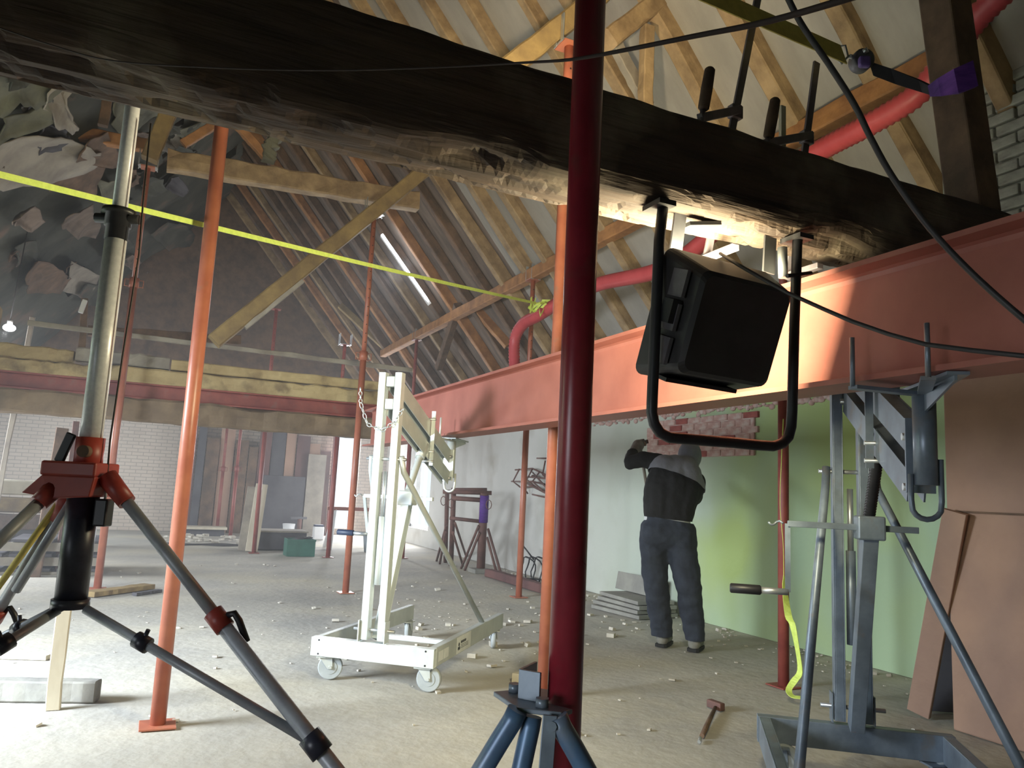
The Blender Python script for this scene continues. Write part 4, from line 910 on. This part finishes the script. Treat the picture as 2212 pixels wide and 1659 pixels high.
tag(MB().box(onY(179, 662, 9.9), (.05, .06, .16), Matrix.Rotation(.2, 3, 'Y')).build('switch_box', 'white', bevel=.006), 'small white switch box on a post above the far stack', 'switch box')
tag(MB().timber(onY(183, 645, 9.97), onY(176, 772, 9.97), .07, .05, seed=9, segs=5, up=V((0, 1, 0))).build('timber_post', 'wood_dark'), 'short post carrying the white switch box', 'post')

# ------------------------------------------------------------------ worker
def voxel(mb, name, m, parent, vox=.012, smooth=6, keep=None, wr=0):
    o = mb.build(name, m, None)
    md = o.modifiers.new('r', 'REMESH'); md.mode = 'VOXEL'; md.voxel_size = vox; md.use_smooth_shade = True
    ms = o.modifiers.new('s', 'SMOOTH'); ms.factor = .5; ms.iterations = smooth
    dg = bpy.context.evaluated_depsgraph_get(); dg.update()
    me = bpy.data.meshes.new_from_object(o.evaluated_get(dg)); old = o.data; o.modifiers.clear(); o.data = me; bpy.data.meshes.remove(old)
    inv = MW[parent.name].inverted(); o.parent = parent; MW[o.name] = MW[parent.name]
    if wr:
        nn = [v.normal.copy() for v in me.vertices]
        for v, n3 in zip(me.vertices, nn): v.co += n3*(noise.noise(V((v.co.x*9, v.co.y*9, v.co.z*14)))*wr + noise.noise(v.co*24)*wr*.4)
    if keep:
        bm = bmesh.new(); bm.from_mesh(me)
        for (pt, no) in keep:
            g = bm.verts[:]+bm.edges[:]+bm.faces[:]
            bmesh.ops.bisect_plane(bm, geom=g, plane_co=pt, plane_no=no, clear_inner=True)
        bm.to_mesh(me); bm.free()
    me.transform(inv)
    if not me.materials: me.materials.append(M[m])
    me.name = name
    return o
pf = onZ(1465, 1400)
t = thing('person', 'worker seen from behind in dark jeans, black jacket and grey hood at the wall', 'person', pf)
zL, zR = 6.55, 6.42
aL, kL, hL = P(1431, 1368, zL), P(1417, 1262, zL-.03), P(1412, 1150, zL)
aR, kR, hR = P(1500, 1365, zR), P(1484, 1258, zR-.02), P(1471, 1152, zR+.08)
pel, wst = P(1443, 1140, 6.52), P(1444, 1115, 6.53)
mid_, chest, neck = P(1452, 1070, 6.56), P(1464, 1018, 6.66), P(1478, 998, 6.80)
head = P(1490, 986, 6.88)
sL, sR = P(1418, 1003, 6.70), P(1504, 1042, 6.66)
eL, wL, hdL = P(1366, 996, 6.79), P(1368, 978, 6.98), P(1376, 966, 7.05)
eR, wR, hdR = P(1500, 1075, 6.95), P(1440, 1040, 7.12), P(1425, 1030, 7.18)
fwd = (V((WX, pf.y+.9, 0))-V((pf.x, pf.y, 0))).normalized()
def limb(q, pts, rs):
    for i in range(len(pts)-1): q.capsule(pts[i], pts[i+1], rs[i], rs[i+1])
def hand(q, w, h, curl, sidev):
    d = (h-w).normalized(); s = sidev.normalized(); s = (s-d*s.dot(d)).normalized(); nn = d.cross(s)
    q.capsule(w, h, .028, .034); pc = h+d*.03; q.ball(pc, .036)
    for i, (o_, l) in enumerate(((-.032, .062), (-.011, .075), (.011, .070), (.031, .055))):
        b0 = pc+s*o_+d*.02; b1 = b0+d*(l*.5)+nn*(curl*.35*l); b2 = b1+d*(l*.15)+nn*(curl*l*.6); q.capsule(b0, b1, .0105, .010); q.capsule(b1, b2, .010, .009)
    t0 = h-s*.03; t1 = t0-s*.028+d*.02; t2 = t1+d*.03+nn*curl*.02; q.capsule(t0, t1, .013, .012); q.capsule(t1, t2, .012, .010)
q = MB()
limb(q, [aL, kL, hL], [.045, .058, .085]); limb(q, [aR, kR, hR], [.045, .058, .085])
for an in (aL, aR): q.capsule(V((an.x, an.y, .06)), V((an.x, an.y, .045))+fwd*.15, .04, .035); q.capsule(an, V((an.x, an.y, .07)), .045, .042)
q.capsule(hL, hR, .10, .10); limb(q, [pel, wst, mid_, chest], [.115, .11, .105, .095]); q.capsule(sL+V((0, 0, -.04)), sR+V((0, 0, -.03)), .055, .055); q.capsule(chest, neck, .075, .05); limb(q, [neck, head], [.058, .06])
Rh = fwd.to_track_quat('Y', 'Z').to_matrix()
q.ball(head, (.078, .098, .115), Rh); q.ball(head+Rh @ V((0, .095, -.02)), (.014, .022, .022)); q.ball(head+Rh @ V((0, .07, -.075)), (.035, .03, .03))
for s in (-1, 1): q.ball(head+Rh @ V((s*.08, -.005, -.01)), (.012, .025, .033)); q.ball(head+Rh @ V((s*.032, .085, .012)), (.014, .010, .009))
q.capsule(head+Rh @ V((-.022, .094, -.055)), head+Rh @ V((.022, .094, -.055)), .007, .007)
limb(q, [sL, eL, wL], [.048, .034, .026]); limb(q, [sR, eR, wR], [.05, .038, .03])
hand(q, wL, hdL, .8, _u); hand(q, wR, hdR, .8, _u)
voxel(q, 'body', 'skin', t, .011, 3)
# trousers
q = MB()
limb(q, [P(1431, 1383, zL), P(1426, 1330, zL-.01), P(1417, 1262, zL-.03), P(1412, 1200, zL), P(1414, 1150, zL)], [.090, .100, .108, .118, .135])
limb(q, [P(1502, 1378, zR), P(1495, 1325, zR), P(1485, 1258, zR-.02), P(1476, 1200, zR+.05), P(1470, 1152, zR+.08)], [.088, .100, .112, .125, .135])
q.capsule(P(1419, 1150, 6.5), P(1467, 1156, 6.5), .142, .142); limb(q, [P(1426, 1140, 6.53), P(1428, 1108, 6.53)], [.145, .135]); limb(q, [P(1460, 1145, 6.53), P(1456, 1112, 6.53)], [.145, .14])
voxel(q, 'jeans', 'jeans', t, .014, 5, wr=.012, keep=[(P(1443, 1122, 6.53), (V((0, 0, -1))-_r*.13).normalized()), (P(1450, 1376, 6.5), V((0, 0, 1)))])
q = MB(); limb(q, [P(1425, 1120, 6.54), P(1458, 1126, 6.54)], [.135, .135]); limb(q, [P(1428, 1134, 6.53), P(1456, 1138, 6.53)], [.135, .135])
voxel(q, 'shirt', 'shirt', t, .015, 4)
# jacket: dark body, grey yoke and hood cut from the same shape
def jacket_shape(sl):
    q = MB()
    limb(q, [P(1424, 1108, 6.54), P(1426, 1060, 6.56), P(1436, 1016, 6.64)], [.142, .142, .125]); limb(q, [P(1462, 1112, 6.54), P(1474, 1062, 6.58), P(1478, 1028, 6.64)], [.142, .150, .14])
    q.capsule(P(1444, 1112, 6.54), P(1452, 1050, 6.58), .155, .165); q.capsule(P(1452, 1050, 6.58), P(1458, 1020, 6.66), .16, .14)
    q.capsule(P(1440, 1012, 6.70), P(1480, 1016, 6.72), .105, .11); q.capsule(P(1424, 1014, 6.70), P(1494, 1046, 6.66), .092, .105); q.capsule(P(1490, 1055, 6.64), P(1478, 1080, 6.60), .125, .12)
    if sl:
        limb(q, [P(1422, 1000, 6.70), P(1390, 992, 6.75), P(1362, 1000, 6.79)], [.085, .075, .058]); limb(q, [P(1362, 1000, 6.79), P(1367, 981, 6.96)], [.062, .058])
        limb(q, [sR, eR, wR], [.085, .07, .05])
    return q
cut_p = P(1440, 1021, 6.55); cut_n = (_u*.86 + _r*.36 + _fw*.42).normalized()
voxel(jacket_shape(True), 'jacket', 'jacket', t, .013, 5, keep=[(P(1450, 1122, 6.5), (V((0, 0, 1))+_r*.07).normalized())], wr=.008)
def grown(q, c, f):
    return q
qy = MB()
limb(qy, [P(1436, 1016, 6.64), P(1428, 1050, 6.57)], [.140, .156]); limb(qy, [P(1478, 1028, 6.64), P(1474, 1062, 6.58)], [.156, .166])
qy.capsule(P(1452, 1050, 6.58), P(1458, 1020, 6.66), .175, .156); qy.capsule(P(1440, 1012, 6.70), P(1480, 1016, 6.72), .120, .124); qy.capsule(P(1428, 1014, 6.70), P(1494, 1046, 6.66), .107, .120); qy.capsule(P(1490, 1055, 6.64), P(1480, 1078, 6.60), .138, .134)
voxel(qy, 'grey_yoke', 'yoke', t, .013, 5, keep=[(cut_p, cut_n)])
qh = MB(); qh.ball(P(1490, 984, 6.86), (.108, .125, .135), Rh); qh.capsule(P(1486, 1003, 6.80), P(1476, 1016, 6.74), .10, .11)
voxel(qh, 'hood', 'yoke', t, .012, 5)
for an, nm in ((aL, 'shoe'), (aR, 'shoe')):
    g = V((an.x, an.y, 0)); qs = MB(); qs.capsule(g+V((0, 0, .065)), g+V((0, 0, .055))+fwd*.17, .052, .046); qs.capsule(g+V((0, 0, .10)), g+V((0, 0, .06)), .052, .054)
    so = voxel(qs, 'shoe', 'shoe', t, .011, 4, keep=[(g+V((0, 0, .022)), V((0, 0, 1)))])
    qs = MB(); sv = fwd.cross(V((0, 0, 1)))
    qs.prism([g+fwd*(x)+sv*y+V((0, 0, .003)) for x, y in ((-.06, -.03), (-.045, -.05), (.10, -.053), (.19, -.045), (.225, 0), (.19, .045), (.10, .053), (-.045, .05), (-.06, .03))], (0, 0, .024)).build('sole', 'sole', so)
for w_, h_ in ((wL, hdL), (wR, hdR)):
    qg = MB(); hand(qg, w_, h_, .8, _u); qg.capsule(w_-(h_-w_)*.8, w_, .052, .050); qg.capsule(w_, h_+(h_-w_).normalized()*.03, .046, .056)
    voxel(qg, 'glove', 'glove', t, .007, 2)
hm = thing('hammer', 'grey shafted hammer held up by the worker at the wall', 'hammer', P(1380, 965, 7.08))
MB().tube(P(1398, 1058, 7.00), P(1383, 965, 7.10), .014, n=10).build('handle', 'wood_grey', hm)
hd = P(1384, 958, 7.11); MB().bar(hd-_r*.03+_u*.0, hd+_r*.07+_u*.02, .032, .034, up=_u).build('head', 'rust', hm, bevel=.004)

# ------------------------------------------------------------------ trestles, rods and things along the wall
t = thing('trestle', 'rusty steel trestle with a blue strap standing against the pale wall', 'trestle', onZ(1010, 1235))
def RT(a, b_, r=.03, name='leg', m='rust'): MB().tube(a, b_, r, n=8).build(name, m, t)
zf, zb_ = 11.6, 12.2
RT(P(957, 1062, zf), P(1062, 1065, zf), .032, 'top_bar'); RT(P(975, 1058, zb_), P(1052, 1058, zb_), .03, 'top_bar')
RT(P(978, 1076, zf+.1), P(1038, 1080, zf), .035, 'cross_bar'); RT(P(972, 1119, zf+.1), P(1035, 1126, zf), .028, 'cross_bar')
g = onZ(974, 1222); RT(P(980, 1062, zf+.3), V((g.x, g.y, 0)), .04); g = onZ(962, 1215); RT(P(966, 1065, zb_), V((g.x, g.y, 0)), .035)
g = onZ(1038, 1236); RT(P(1046, 1064, zf), V((g.x, g.y, 0)), .065)
RT(P(1047, 1070, zf-.02), P(1044, 1128, zf-.02), .072, 'blue_strap', 'purple')
for (a0_, a1_) in (((983, 1130), (1008, 1205)), ((1034, 1136), (996, 1228)), ((1036, 1150), (1004, 1232)), ((1054, 1142), (1084, 1246)), ((1052, 1160), (1074, 1242)), ((978, 1150), (1000, 1222)), ((964, 1135), (943, 1212)), ((962, 1150), (950, 1218))):
    g = onZ(*a1_); RT(P(*a0_, zf), V((g.x, g.y, 0)), .02, 'brace')
q = MB()
for (x, y) in ((958, 1082), (974, 1088), (1056, 1090)): q.path([P(x+6*math.cos(k*.785), y+10*math.sin(k*.785), zf-.1) for k in range(8)], .007, 5, closed=True)
q.build('safety_pins', 'rust', t)
tag(MB().box(onZ(1038, 1237)+V((0, 0, .03)), (.3, .3, .06)).build('concrete_pad', 'slab'), 'small concrete pad under the thick leg of the rusty trestle', 'pad')

rod = thing('rebar_cage', 'bundle of bent rusty reinforcing rods hung on the pale wall beside the purlin prop', 'rods', onX(1150, 1040, WX-.1))
q = MB(); rn = random.Random(21)
for s_ in ([(1113, 1015), (1150, 1012), (1180, 1026)], [(1105, 1040), (1150, 1040), (1183, 1048)], [(1125, 1053), (1150, 1050), (1180, 1062)], [(1122, 1013), (1108, 1040), (1125, 1053)], [(1150, 1013), (1138, 1036), (1160, 1055)], [(1165, 1020), (1150, 1040), (1172, 1060)], [(1178, 995), (1172, 1025), (1188, 1040)], [(1160, 990), (1182, 990)], [(1150, 1068), (1176, 1074)], [(1128, 1050), (1140, 1066)], [(1140, 1030), (1184, 1034)], [(1150, 1020), (1186, 1060)], [(1130, 1040), (1180, 1066)]):
    q.path([onX(x, y, WX-.13+rn.uniform(-.08, .08)) for x, y in s_], .013, 6)
q.path([onX(1150, 1030, WX-.15), onX(1150, 1028, WX-.004)], .02, 6); q.path([onX(1178, 1030, WX-.15), onX(1178, 1028, WX-.004)], .02, 6)
q.build('rods', 'rust', rod)
t = thing('hose_coil', 'dark hose coil leaning on the wall behind the purlin prop', 'hose', onZ(1160, 1258))
cc = P(1152, 1240, 10.9); q = MB()
for k in range(3): q.path([cc+V((.10*k-.1+.03*math.sin(x), (.24+.02*k)*math.cos(x*math.pi/10), max(.02-cc.z, .24*math.sin(x*math.pi/10)))) for x in range(20)], .011, 6, closed=True)
q.build('coil', 'black', t)
MB().path([cc+V((0, 0, .2)), cc+V((-.1, .05, .33)), cc+V((-.12, .12, .38))], .012, 6).build('hose_end', 'black', t)
beam_thing('timber_beam', onZ(1055, 1246)+V((0, 0, .06)), onZ(1200, 1290)+V((0, 0, .06)), .12, .11, 'board_red', 'red brown beam lying on the floor along the pale wall', 131, cat='beam')
SG = 'slabs leaning in the stack by the wall'
g = onZ(1305, 1322); ang = Matrix.Rotation(.15, 3, 'Z')
for k in range(4): tag(MB().box(V((4.92+.015*k, g.y-.1+.03*(k % 2), .022+k*.045)), (.55-.03*k, .8, .038), Matrix.Rotation(.12-.05*k, 3, 'Z')).build('stone_slab', 'slab', bevel=.004), ['grey slab at the bottom of the low stack by the wall', 'grey slab second from the bottom of the low stack by the wall', 'grey slab third from the bottom of the low stack by the wall', 'grey slab topmost of the flat slabs by the wall'][k], 'slab', SG)
tag(MB().box(V((5.10, g.y+.12, .28)), (.05, .75, .20), Matrix.Rotation(.18, 3, 'Y')).build('stone_slab', 'slab', bevel=.004), 'grey broken slab standing on the low stack against the wall', 'slab', SG)

# leaning plank at the chimney, and a dark panel standing for the shaded gap
lb0 = onZ(1985, 1548); 
tag(MB().timber(lb0+V((0, 0, .02)), V((4.30, 3.02, P(2064, 1105, 4.5).z)), .13, .035, seed=44, rough=.0005, segs=3, up=V((1, .3, 0))).build('leaning_plank', 'chimney'), 'brown plank leaning against the chimney edge behind the grey lift', 'plank')
db_ = [P(1999, 1528, 4.84), P(2080, 1546, 4.80), P(2076, 1110, 4.98)]
for p in db_[:2]: p.z = .005
tag(MB().prism(db_, (.02, .03, 0)).build('gap_shade_panel', 'board_dark'), 'dark panel put in for the shade of the gap behind the leaning brown plank', 'board')

# ------------------------------------------------------------------ things on the floor
t = thing('hammer', 'dark hammer lying alone on the floor between front prop and grey lift', 'hammer', onZ(1530, 1560))
h0, h1_ = onZ(1516, 1596)+V((0, 0, .014)), onZ(1545, 1536)+V((0, 0, .02))
MB().path([h0, h0.lerp(h1_, .3), h1_], .013, 10, rs=[.013, .015, .011]).build('handle', 'wood_dark', t)
q = MB().bar(onZ(1531, 1527)+V((0, 0, .026)), onZ(1561, 1538)+V((0, 0, .026)), .042, .045); q.build('head', 'rust', t, bevel=.006)
MB().tube(onZ(1513, 1600)+V((0, 0, .014)), onZ(1510, 1608)+V((0, 0, .012)), .009, n=8).build('handle_cap', 'galv', t)
wd = onZ(1130, 1472)
tag(MB().prism([wd+V(p) for p in ((-.09, -.01, .002), (-.05, -.06, .002), (.06, -.03, .002), (.02, .05, .002))], (.01, .015, .055)).build('wood_wedge', 'wood_pale'), 'pale split wood wedge lying beside the orange lit prop foot', 'wedge')
tag(MB().timber(onZ(1145, 1470)+V((0, 0, .015)), onZ(1170, 1478)+V((0, 0, .015)), .04, .025, seed=3, segs=3).build('wood_splinter', 'wood_brace'), 'thin wood splinter next to the pale wedge', 'splinter')
tag(MB().timber(onZ(-40, 1515)+V((0, .03, .055)), onZ(207, 1518)+V((0, .03, .055)), .10, .11, seed=12, rough=.006, segs=10).build('concrete_kerb', 'slab'), 'long grey kerb piece lying behind the tripod stand', 'kerb')
s0 = onZ(112, 1532); zt_ = P(112, 1090, 4.0).z
tag(MB().timber(V((s0.x, s0.y, 0)), V((s0.x, s0.y, zt_)), .07, .05, seed=13, rough=.006, segs=8, up=V((0, 1, 0))).build('wooden_stake', 'wood_pale'), 'pale upright wooden stake at the grey kerb behind the tripod stand', 'stake')
beam_thing('floor_board', onZ(190, 1290)+V((0, 0, .03)), onZ(322, 1272)+V((0, 0, .03)), .16, .05, 'wood_brace', 'brown board lying behind the slim red prop foot', 132, cat='board')
beam_thing('floor_board', onZ(290, 1287)+V((0, 0, .015)), onZ(345, 1279)+V((0, 0, .015)), .06, .03, 'board_dark', 'dark strip of wood lying at the end of the brown floor board', 133, cat='board')
beam_thing('floor_board', onZ(-30, 1420)+V((0, 0, .015)), onZ(105, 1424)+V((0, 0, .015)), .08, .03, 'wood_pale', 'pale thin board lying behind the tripod legs', 134, cat='board')
pg = onZ(90, 1240)
t = thing('pallet', 'dark wooden pallet heap behind the tripod stand legs', 'pallet', pg)
for k in range(3):
    for j in range(5): MB().box(pg+V((-.5+.25*j, .3, .40+.0*k-.17*k)), (.18, .9, .03)).build('slat', 'board_dark', t)
    for j in range(3): MB().box(pg+V((0, -.05+.35*j, .325-.17*k+.0)), (1.2, .1, .10)).build('bearer', 'wood_grey', t)
bg = onZ(40, 1178)
for k, (dz, l) in enumerate(((.25, 'long pale plank lowest of the stack left of the silver stand'), (.52, 'long pale plank in the middle of the stack left of the silver stand'), (.80, 'long pale plank on top of the stack left of the silver stand'))):
    tag(MB().timber(V((bg.x-1.0, bg.y+.1*k, dz+.12)), V((bg.x+.75, bg.y+.1*k+.1, dz+.12)), .3, .24, seed=80+k, rough=.01, segs=6).build('timber_plank', ['wood_dark', 'wood_brace', 'wood_pale'][k]), l, 'plank')
tag(MB().box(V((bg.x-.1, bg.y+.12, .125)), (1.5, .3, .25)).build('bearer_block', 'board_dark'), 'dark bearer block under the plank stack', 'block')
sg = onZ(268, 1140)
q = MB()
q.ball(sg+V((0, 0, .38)), (.42, .4, .40), n=16, m=10); q.ball(sg+V((.22, .1, .25)), (.4, .4, .27), n=16, m=10)
sk = q.build('tarpaulin_heap', 'sack'); tag(sk, 'blue grey tarpaulin heap near the far brick wall', 'tarpaulin')
for v in sk.data.vertices:
    v.co.z = max(0, v.co.z + noise.noise(V(v.co)*3)*.10)
tag(MB().box(onY(326, 1098, sg.y-.48), (.3, .25, .25)).build('plastic_canister', 'white', bevel=.03), 'white plastic canister leaning on the tarpaulin heap', 'canister')
tag(MB().box(onZ(352, 1139)+V((0, 0, .40)), (.28, .26, .80)).build('grey_board_box', 'wood_grey', bevel=.01), 'tall grey box beside the tarpaulin heap', 'box')
for (x0, y0_, x1_, y1_, m, l) in ((526, 1192, 548, 1052, 'wood_grey', 'greyish board leaning on the far purplish prop'), (543, 1194, 566, 1046, 'wood_pale', 'whitish board leaning on the far purplish prop')):
    g = onZ(x0, y0_); tp = P(x1_, y1_, 13.5)
    tag(MB().timber(g+V((0, 0, .02)), tp, .20, .03, seed=int(x0), rough=.004, segs=4, up=V((0, 1, 0))).build('leaning_board', m), l, 'board')
g = onZ(590, 1190)
t = thing('wooden_box', 'dark low wooden box beside the green crate', 'box', g)
MB().box(g+V((.1, .35, .17)), (.95, .6, .30)).build('box_body', 'board_dark', t, bevel=.01)
MB().box(g+V((.1, .35, .335)), (1.0, .65, .03)).build('box_lid', 'wood_grey', t, bevel=.005)
g = onZ(645, 1200)
t = thing('crate', 'dark green plastic crate on the floor near the bright doorway', 'crate', g)
q = MB()
for (c_, s_) in (((0, -.18, .14), (.46, .015, .28)), ((0, .18, .14), (.46, .015, .28)), ((-.225, 0, .14), (.015, .36, .28)), ((.225, 0, .14), (.015, .36, .28)), ((0, 0, .01), (.46, .36, .02))): q.box(g+V(c_), s_)
q.build('crate_body', 'green', t); MB().box(g+V((0, -.185, .265)), (.48, .02, .03)).build('crate_rim', 'green', t)
q = MB(); rn = random.Random(2)
for k in range(6): q.tube(g+V((-.2, rn.uniform(-.1, .1), .24)), g+V((rn.uniform(.0, .2), rn.uniform(-.12, .12), .31)), .012, n=6)
stuff(q.build('crate_contents', 'board_dark', t))
g = onZ(622, 1158); t = thing('bucket', 'small white bucket on the floor behind the dark box', 'bucket', g)
MB().path([g+V((0, 0, .0)), g+V((0, 0, .28)), g+V((0, 0, .28)), g+V((0, 0, .05))], .13, 16, rs=[.11, .14, .13, .10]).build('pail', 'white', t)
MB().path([g+V((.14*math.cos(x*.314), 0, .27-.12*math.sin(x*.314))) for x in range(11)], .005, 5).build('bail_handle', 'galv', t)
g = onZ(634, 1162); t = thing('machine_stand', 'small dark pedestal tool standing beside the white bucket', 'tool', g)
MB().box(g+V((.1, 0, .06)), (.3, .25, .12)).build('stand_base', 'board_dark', t); MB().tube(g+V((.1, 0, .12)), g+V((.1, 0, .42)), .05, n=10).build('stand_column', 'rust', t); MB().bar(g+V((-.1, 0, .43)), g+V((.25, 0, .44)), .08, .05).build('stand_head', 'housing_side', t)
g = onZ(688, 1166); t = thing('white_container', 'white blue-lidded container by the crank handle of the white lift', 'container', g)
MB().box(g+V((0, .1, .14)), (.22, .2, .28)).build('container_body', 'white', t, bevel=.02); MB().box(g+V((0, .1, .30)), (.2, .18, .04)).build('container_lid', 'bluegrip', t, bevel=.01)
g = onZ(800, 1192); t = thing('bucket', 'grey bucket behind the mast foot of the white lift', 'bucket', g)
MB().path([g, g+V((0, 0, .32)), g+V((0, 0, .32)), g+V((0, 0, .05))], .14, 16, rs=[.12, .16, .15, .11]).build('pail', 'sack', t)
g = onZ(757, 1185); t = thing('saw_horse', 'pinkish white work stand under the bright doorway', 'stand', g)
for s in (-1, 1):
    for k in (-1, 1): MB().bar(g+V((s*.45, k*.28, .0)), g+V((s*.35, 0, .75)), .05, .05).build('leg', 'white', t)
MB().bar(g+V((-.5, 0, .76)), g+V((.5, 0, .76)), .07, .07).build('top_rail', 'primer', t)
g = onZ(440, 1170)
q = MB(); rn = random.Random(17)
for k in range(40):
    c_ = g+V((rn.uniform(-.7, .7), rn.uniform(-.6, .7), rn.uniform(.01, .10))); s_ = rn.uniform(.04, .14)
    q.box(c_, (s_, s_*rn.uniform(.4, 1), s_*.35), Matrix.Rotation(rn.uniform(0, 3), 3, 'Z') @ Matrix.Rotation(rn.uniform(-.5, .5), 3, 'X'))
rb = q.build('rubble', 'debris'); stuff(rb); tag(rb, 'heap of pale rubble and scraps near the thin far props', 'rubble')
q = MB()
for k in range(4): q.path([g+V((-.8+.12*x, -.7-.09*k+.1*math.sin(x*.9+k), .012)) for x in range(20)], .012, 6)
tag(q.build('ground_cable', 'cable'), 'dark cables snaking across the far floor beside the rubble', 'cable')
t = thing('far_low_bench', 'low pale bench top behind the rubble heap', 'bench', onZ(430, 1158)); g = onZ(430, 1158)
MB().box(g+V((0, .3, .16)), (1.1, .5, .05)).build('bench_top', 'wood_pale', t); MB().box(g+V((0, .3, .067)), (1.0, .4, .134)).build('bench_base', 'board_dark', t)

# boards and doors stored against the far end wall
rn = random.Random(6); x = .55; k = 0
pt = thing('board_screen', 'row of dark red and grey boards standing against the far end wall', 'boards', (2.0, 18.8, 0))
while x < 3.75:
    w = rn.uniform(.16, .34); h = rn.uniform(1.9, 2.75)
    MB().box((x+w/2, 18.82-rn.uniform(0, .06), h/2), (w-.02, .04, h), Matrix.Rotation(rn.uniform(-.02, .02), 3, 'Y')).build('board', rn.choice(['board_red', 'board_red', 'board_dark', 'wood_dark', 'wood_grey', 'chimney']), pt); x += w
for (x0, w, h, m, l) in ((2.35, .95, 1.35, 'board_dark', 'dark grey sheet leaning at the far boards behind the bright edged prop'), (3.33, .42, 1.9, 'wood_grey', 'grey sheet leaning at the far boards beside the bright doorway')):
    tag(MB().box((x0+w/2, 18.66, h/2), (w, .04, h), Matrix.Rotation(.04, 3, 'X')).build('leaning_sheet', m), l, 'sheet')
# frames of the bright openings
struct(MB().box((WX+.15, 16.3, 1.35), (.05, .06, 2.0)).build('window_1', 'white'))
wf = bpy.data.objects['window_1']
for (c_, s_) in (((WX+.15, 15.53, 1.35), (.07, .06, 2.0)), ((WX+.15, 17.07, 1.35), (.07, .06, 2.0)), ((WX+.15, 16.3, 2.32), (.07, 1.6, .06)), ((WX+.15, 16.3, .38), (.07, 1.6, .06))): MB().box(c_, s_).build('window_frame', 'white', wf)
struct(MB().box((4.07, Y1+.1, 1.35), (.05, .08, 2.5)).build('door_1', 'wood_grey'))
wf = bpy.data.objects['door_1']; MB().box((4.63, Y1+.1, 1.35), (.05, .08, 2.5)).build('door_frame', 'wood_grey', wf); MB().box((4.35, Y1+.1, 2.58), (.6, .08, .05)).build('door_frame', 'wood_grey', wf)

# crumbs and chips on the floor
q = MB(); rn = random.Random(99)
def chip(x, y, s):
    a = rn.uniform(0, 6.3); R_ = Matrix.Rotation(a, 3, 'Z') @ Matrix.Rotation(rn.uniform(-.3, .3), 3, 'X')
    q.box((x, y, s*.2), (s, s*rn.uniform(.5, 1), s*rn.uniform(.25, .55)), R_)
for k in range(520):
    u_r = rn.random()
    if u_r < .45: y = rn.uniform(3.6, 12); x = WX-.05-abs(rn.gauss(0, .28))
    elif u_r < .75: x, y = rn.gauss(3.0, .9), rn.gauss(6.6, 1.2)
    else: x, y = rn.uniform(-3, 5), rn.uniform(2, 12)
    if x > WX-.03 or (x > 4.3 and y < 3.2): continue
    chip(x, y, abs(rn.gauss(0, .018))+.008)
for (px, py) in ((1105, 1345), (1125, 1352), (1140, 1345), (1085, 1350), (1275, 1330), (1350, 1350), (1320, 1375), (945, 1275), (1020, 1420), (1065, 1395), (1140, 1395), (905, 1360)):
    g = onZ(px, py); chip(g.x, g.y, rn.uniform(.04, .08))
db = q.build('debris', 'debris'); stuff(db); tag(db, 'plaster crumbs and chips scattered over the dusty floor', 'debris')

# building dust hanging in the hall
hz = MB().box((.9, 11.3, 2.6), (8.7, 15.2, 5.15)).build('haze', 'white'); stuff(hz); tag(hz, 'thin pale building dust hanging in the far part of the hall', 'haze')
hm_ = bpy.data.materials.new('dust_haze'); hm_.use_nodes = True; nt = hm_.node_tree; nt.nodes.clear()
ou = nt.nodes.new('ShaderNodeOutputMaterial'); vs_ = nt.nodes.new('ShaderNodeVolumeScatter'); vs_.inputs['Density'].default_value = .017; vs_.inputs['Color'].default_value = (.93, .93, .95, 1); vs_.inputs['Anisotropy'].default_value = .35
nt.links.new(vs_.outputs[0], ou.inputs['Volume']); hz.data.materials[0] = hm_
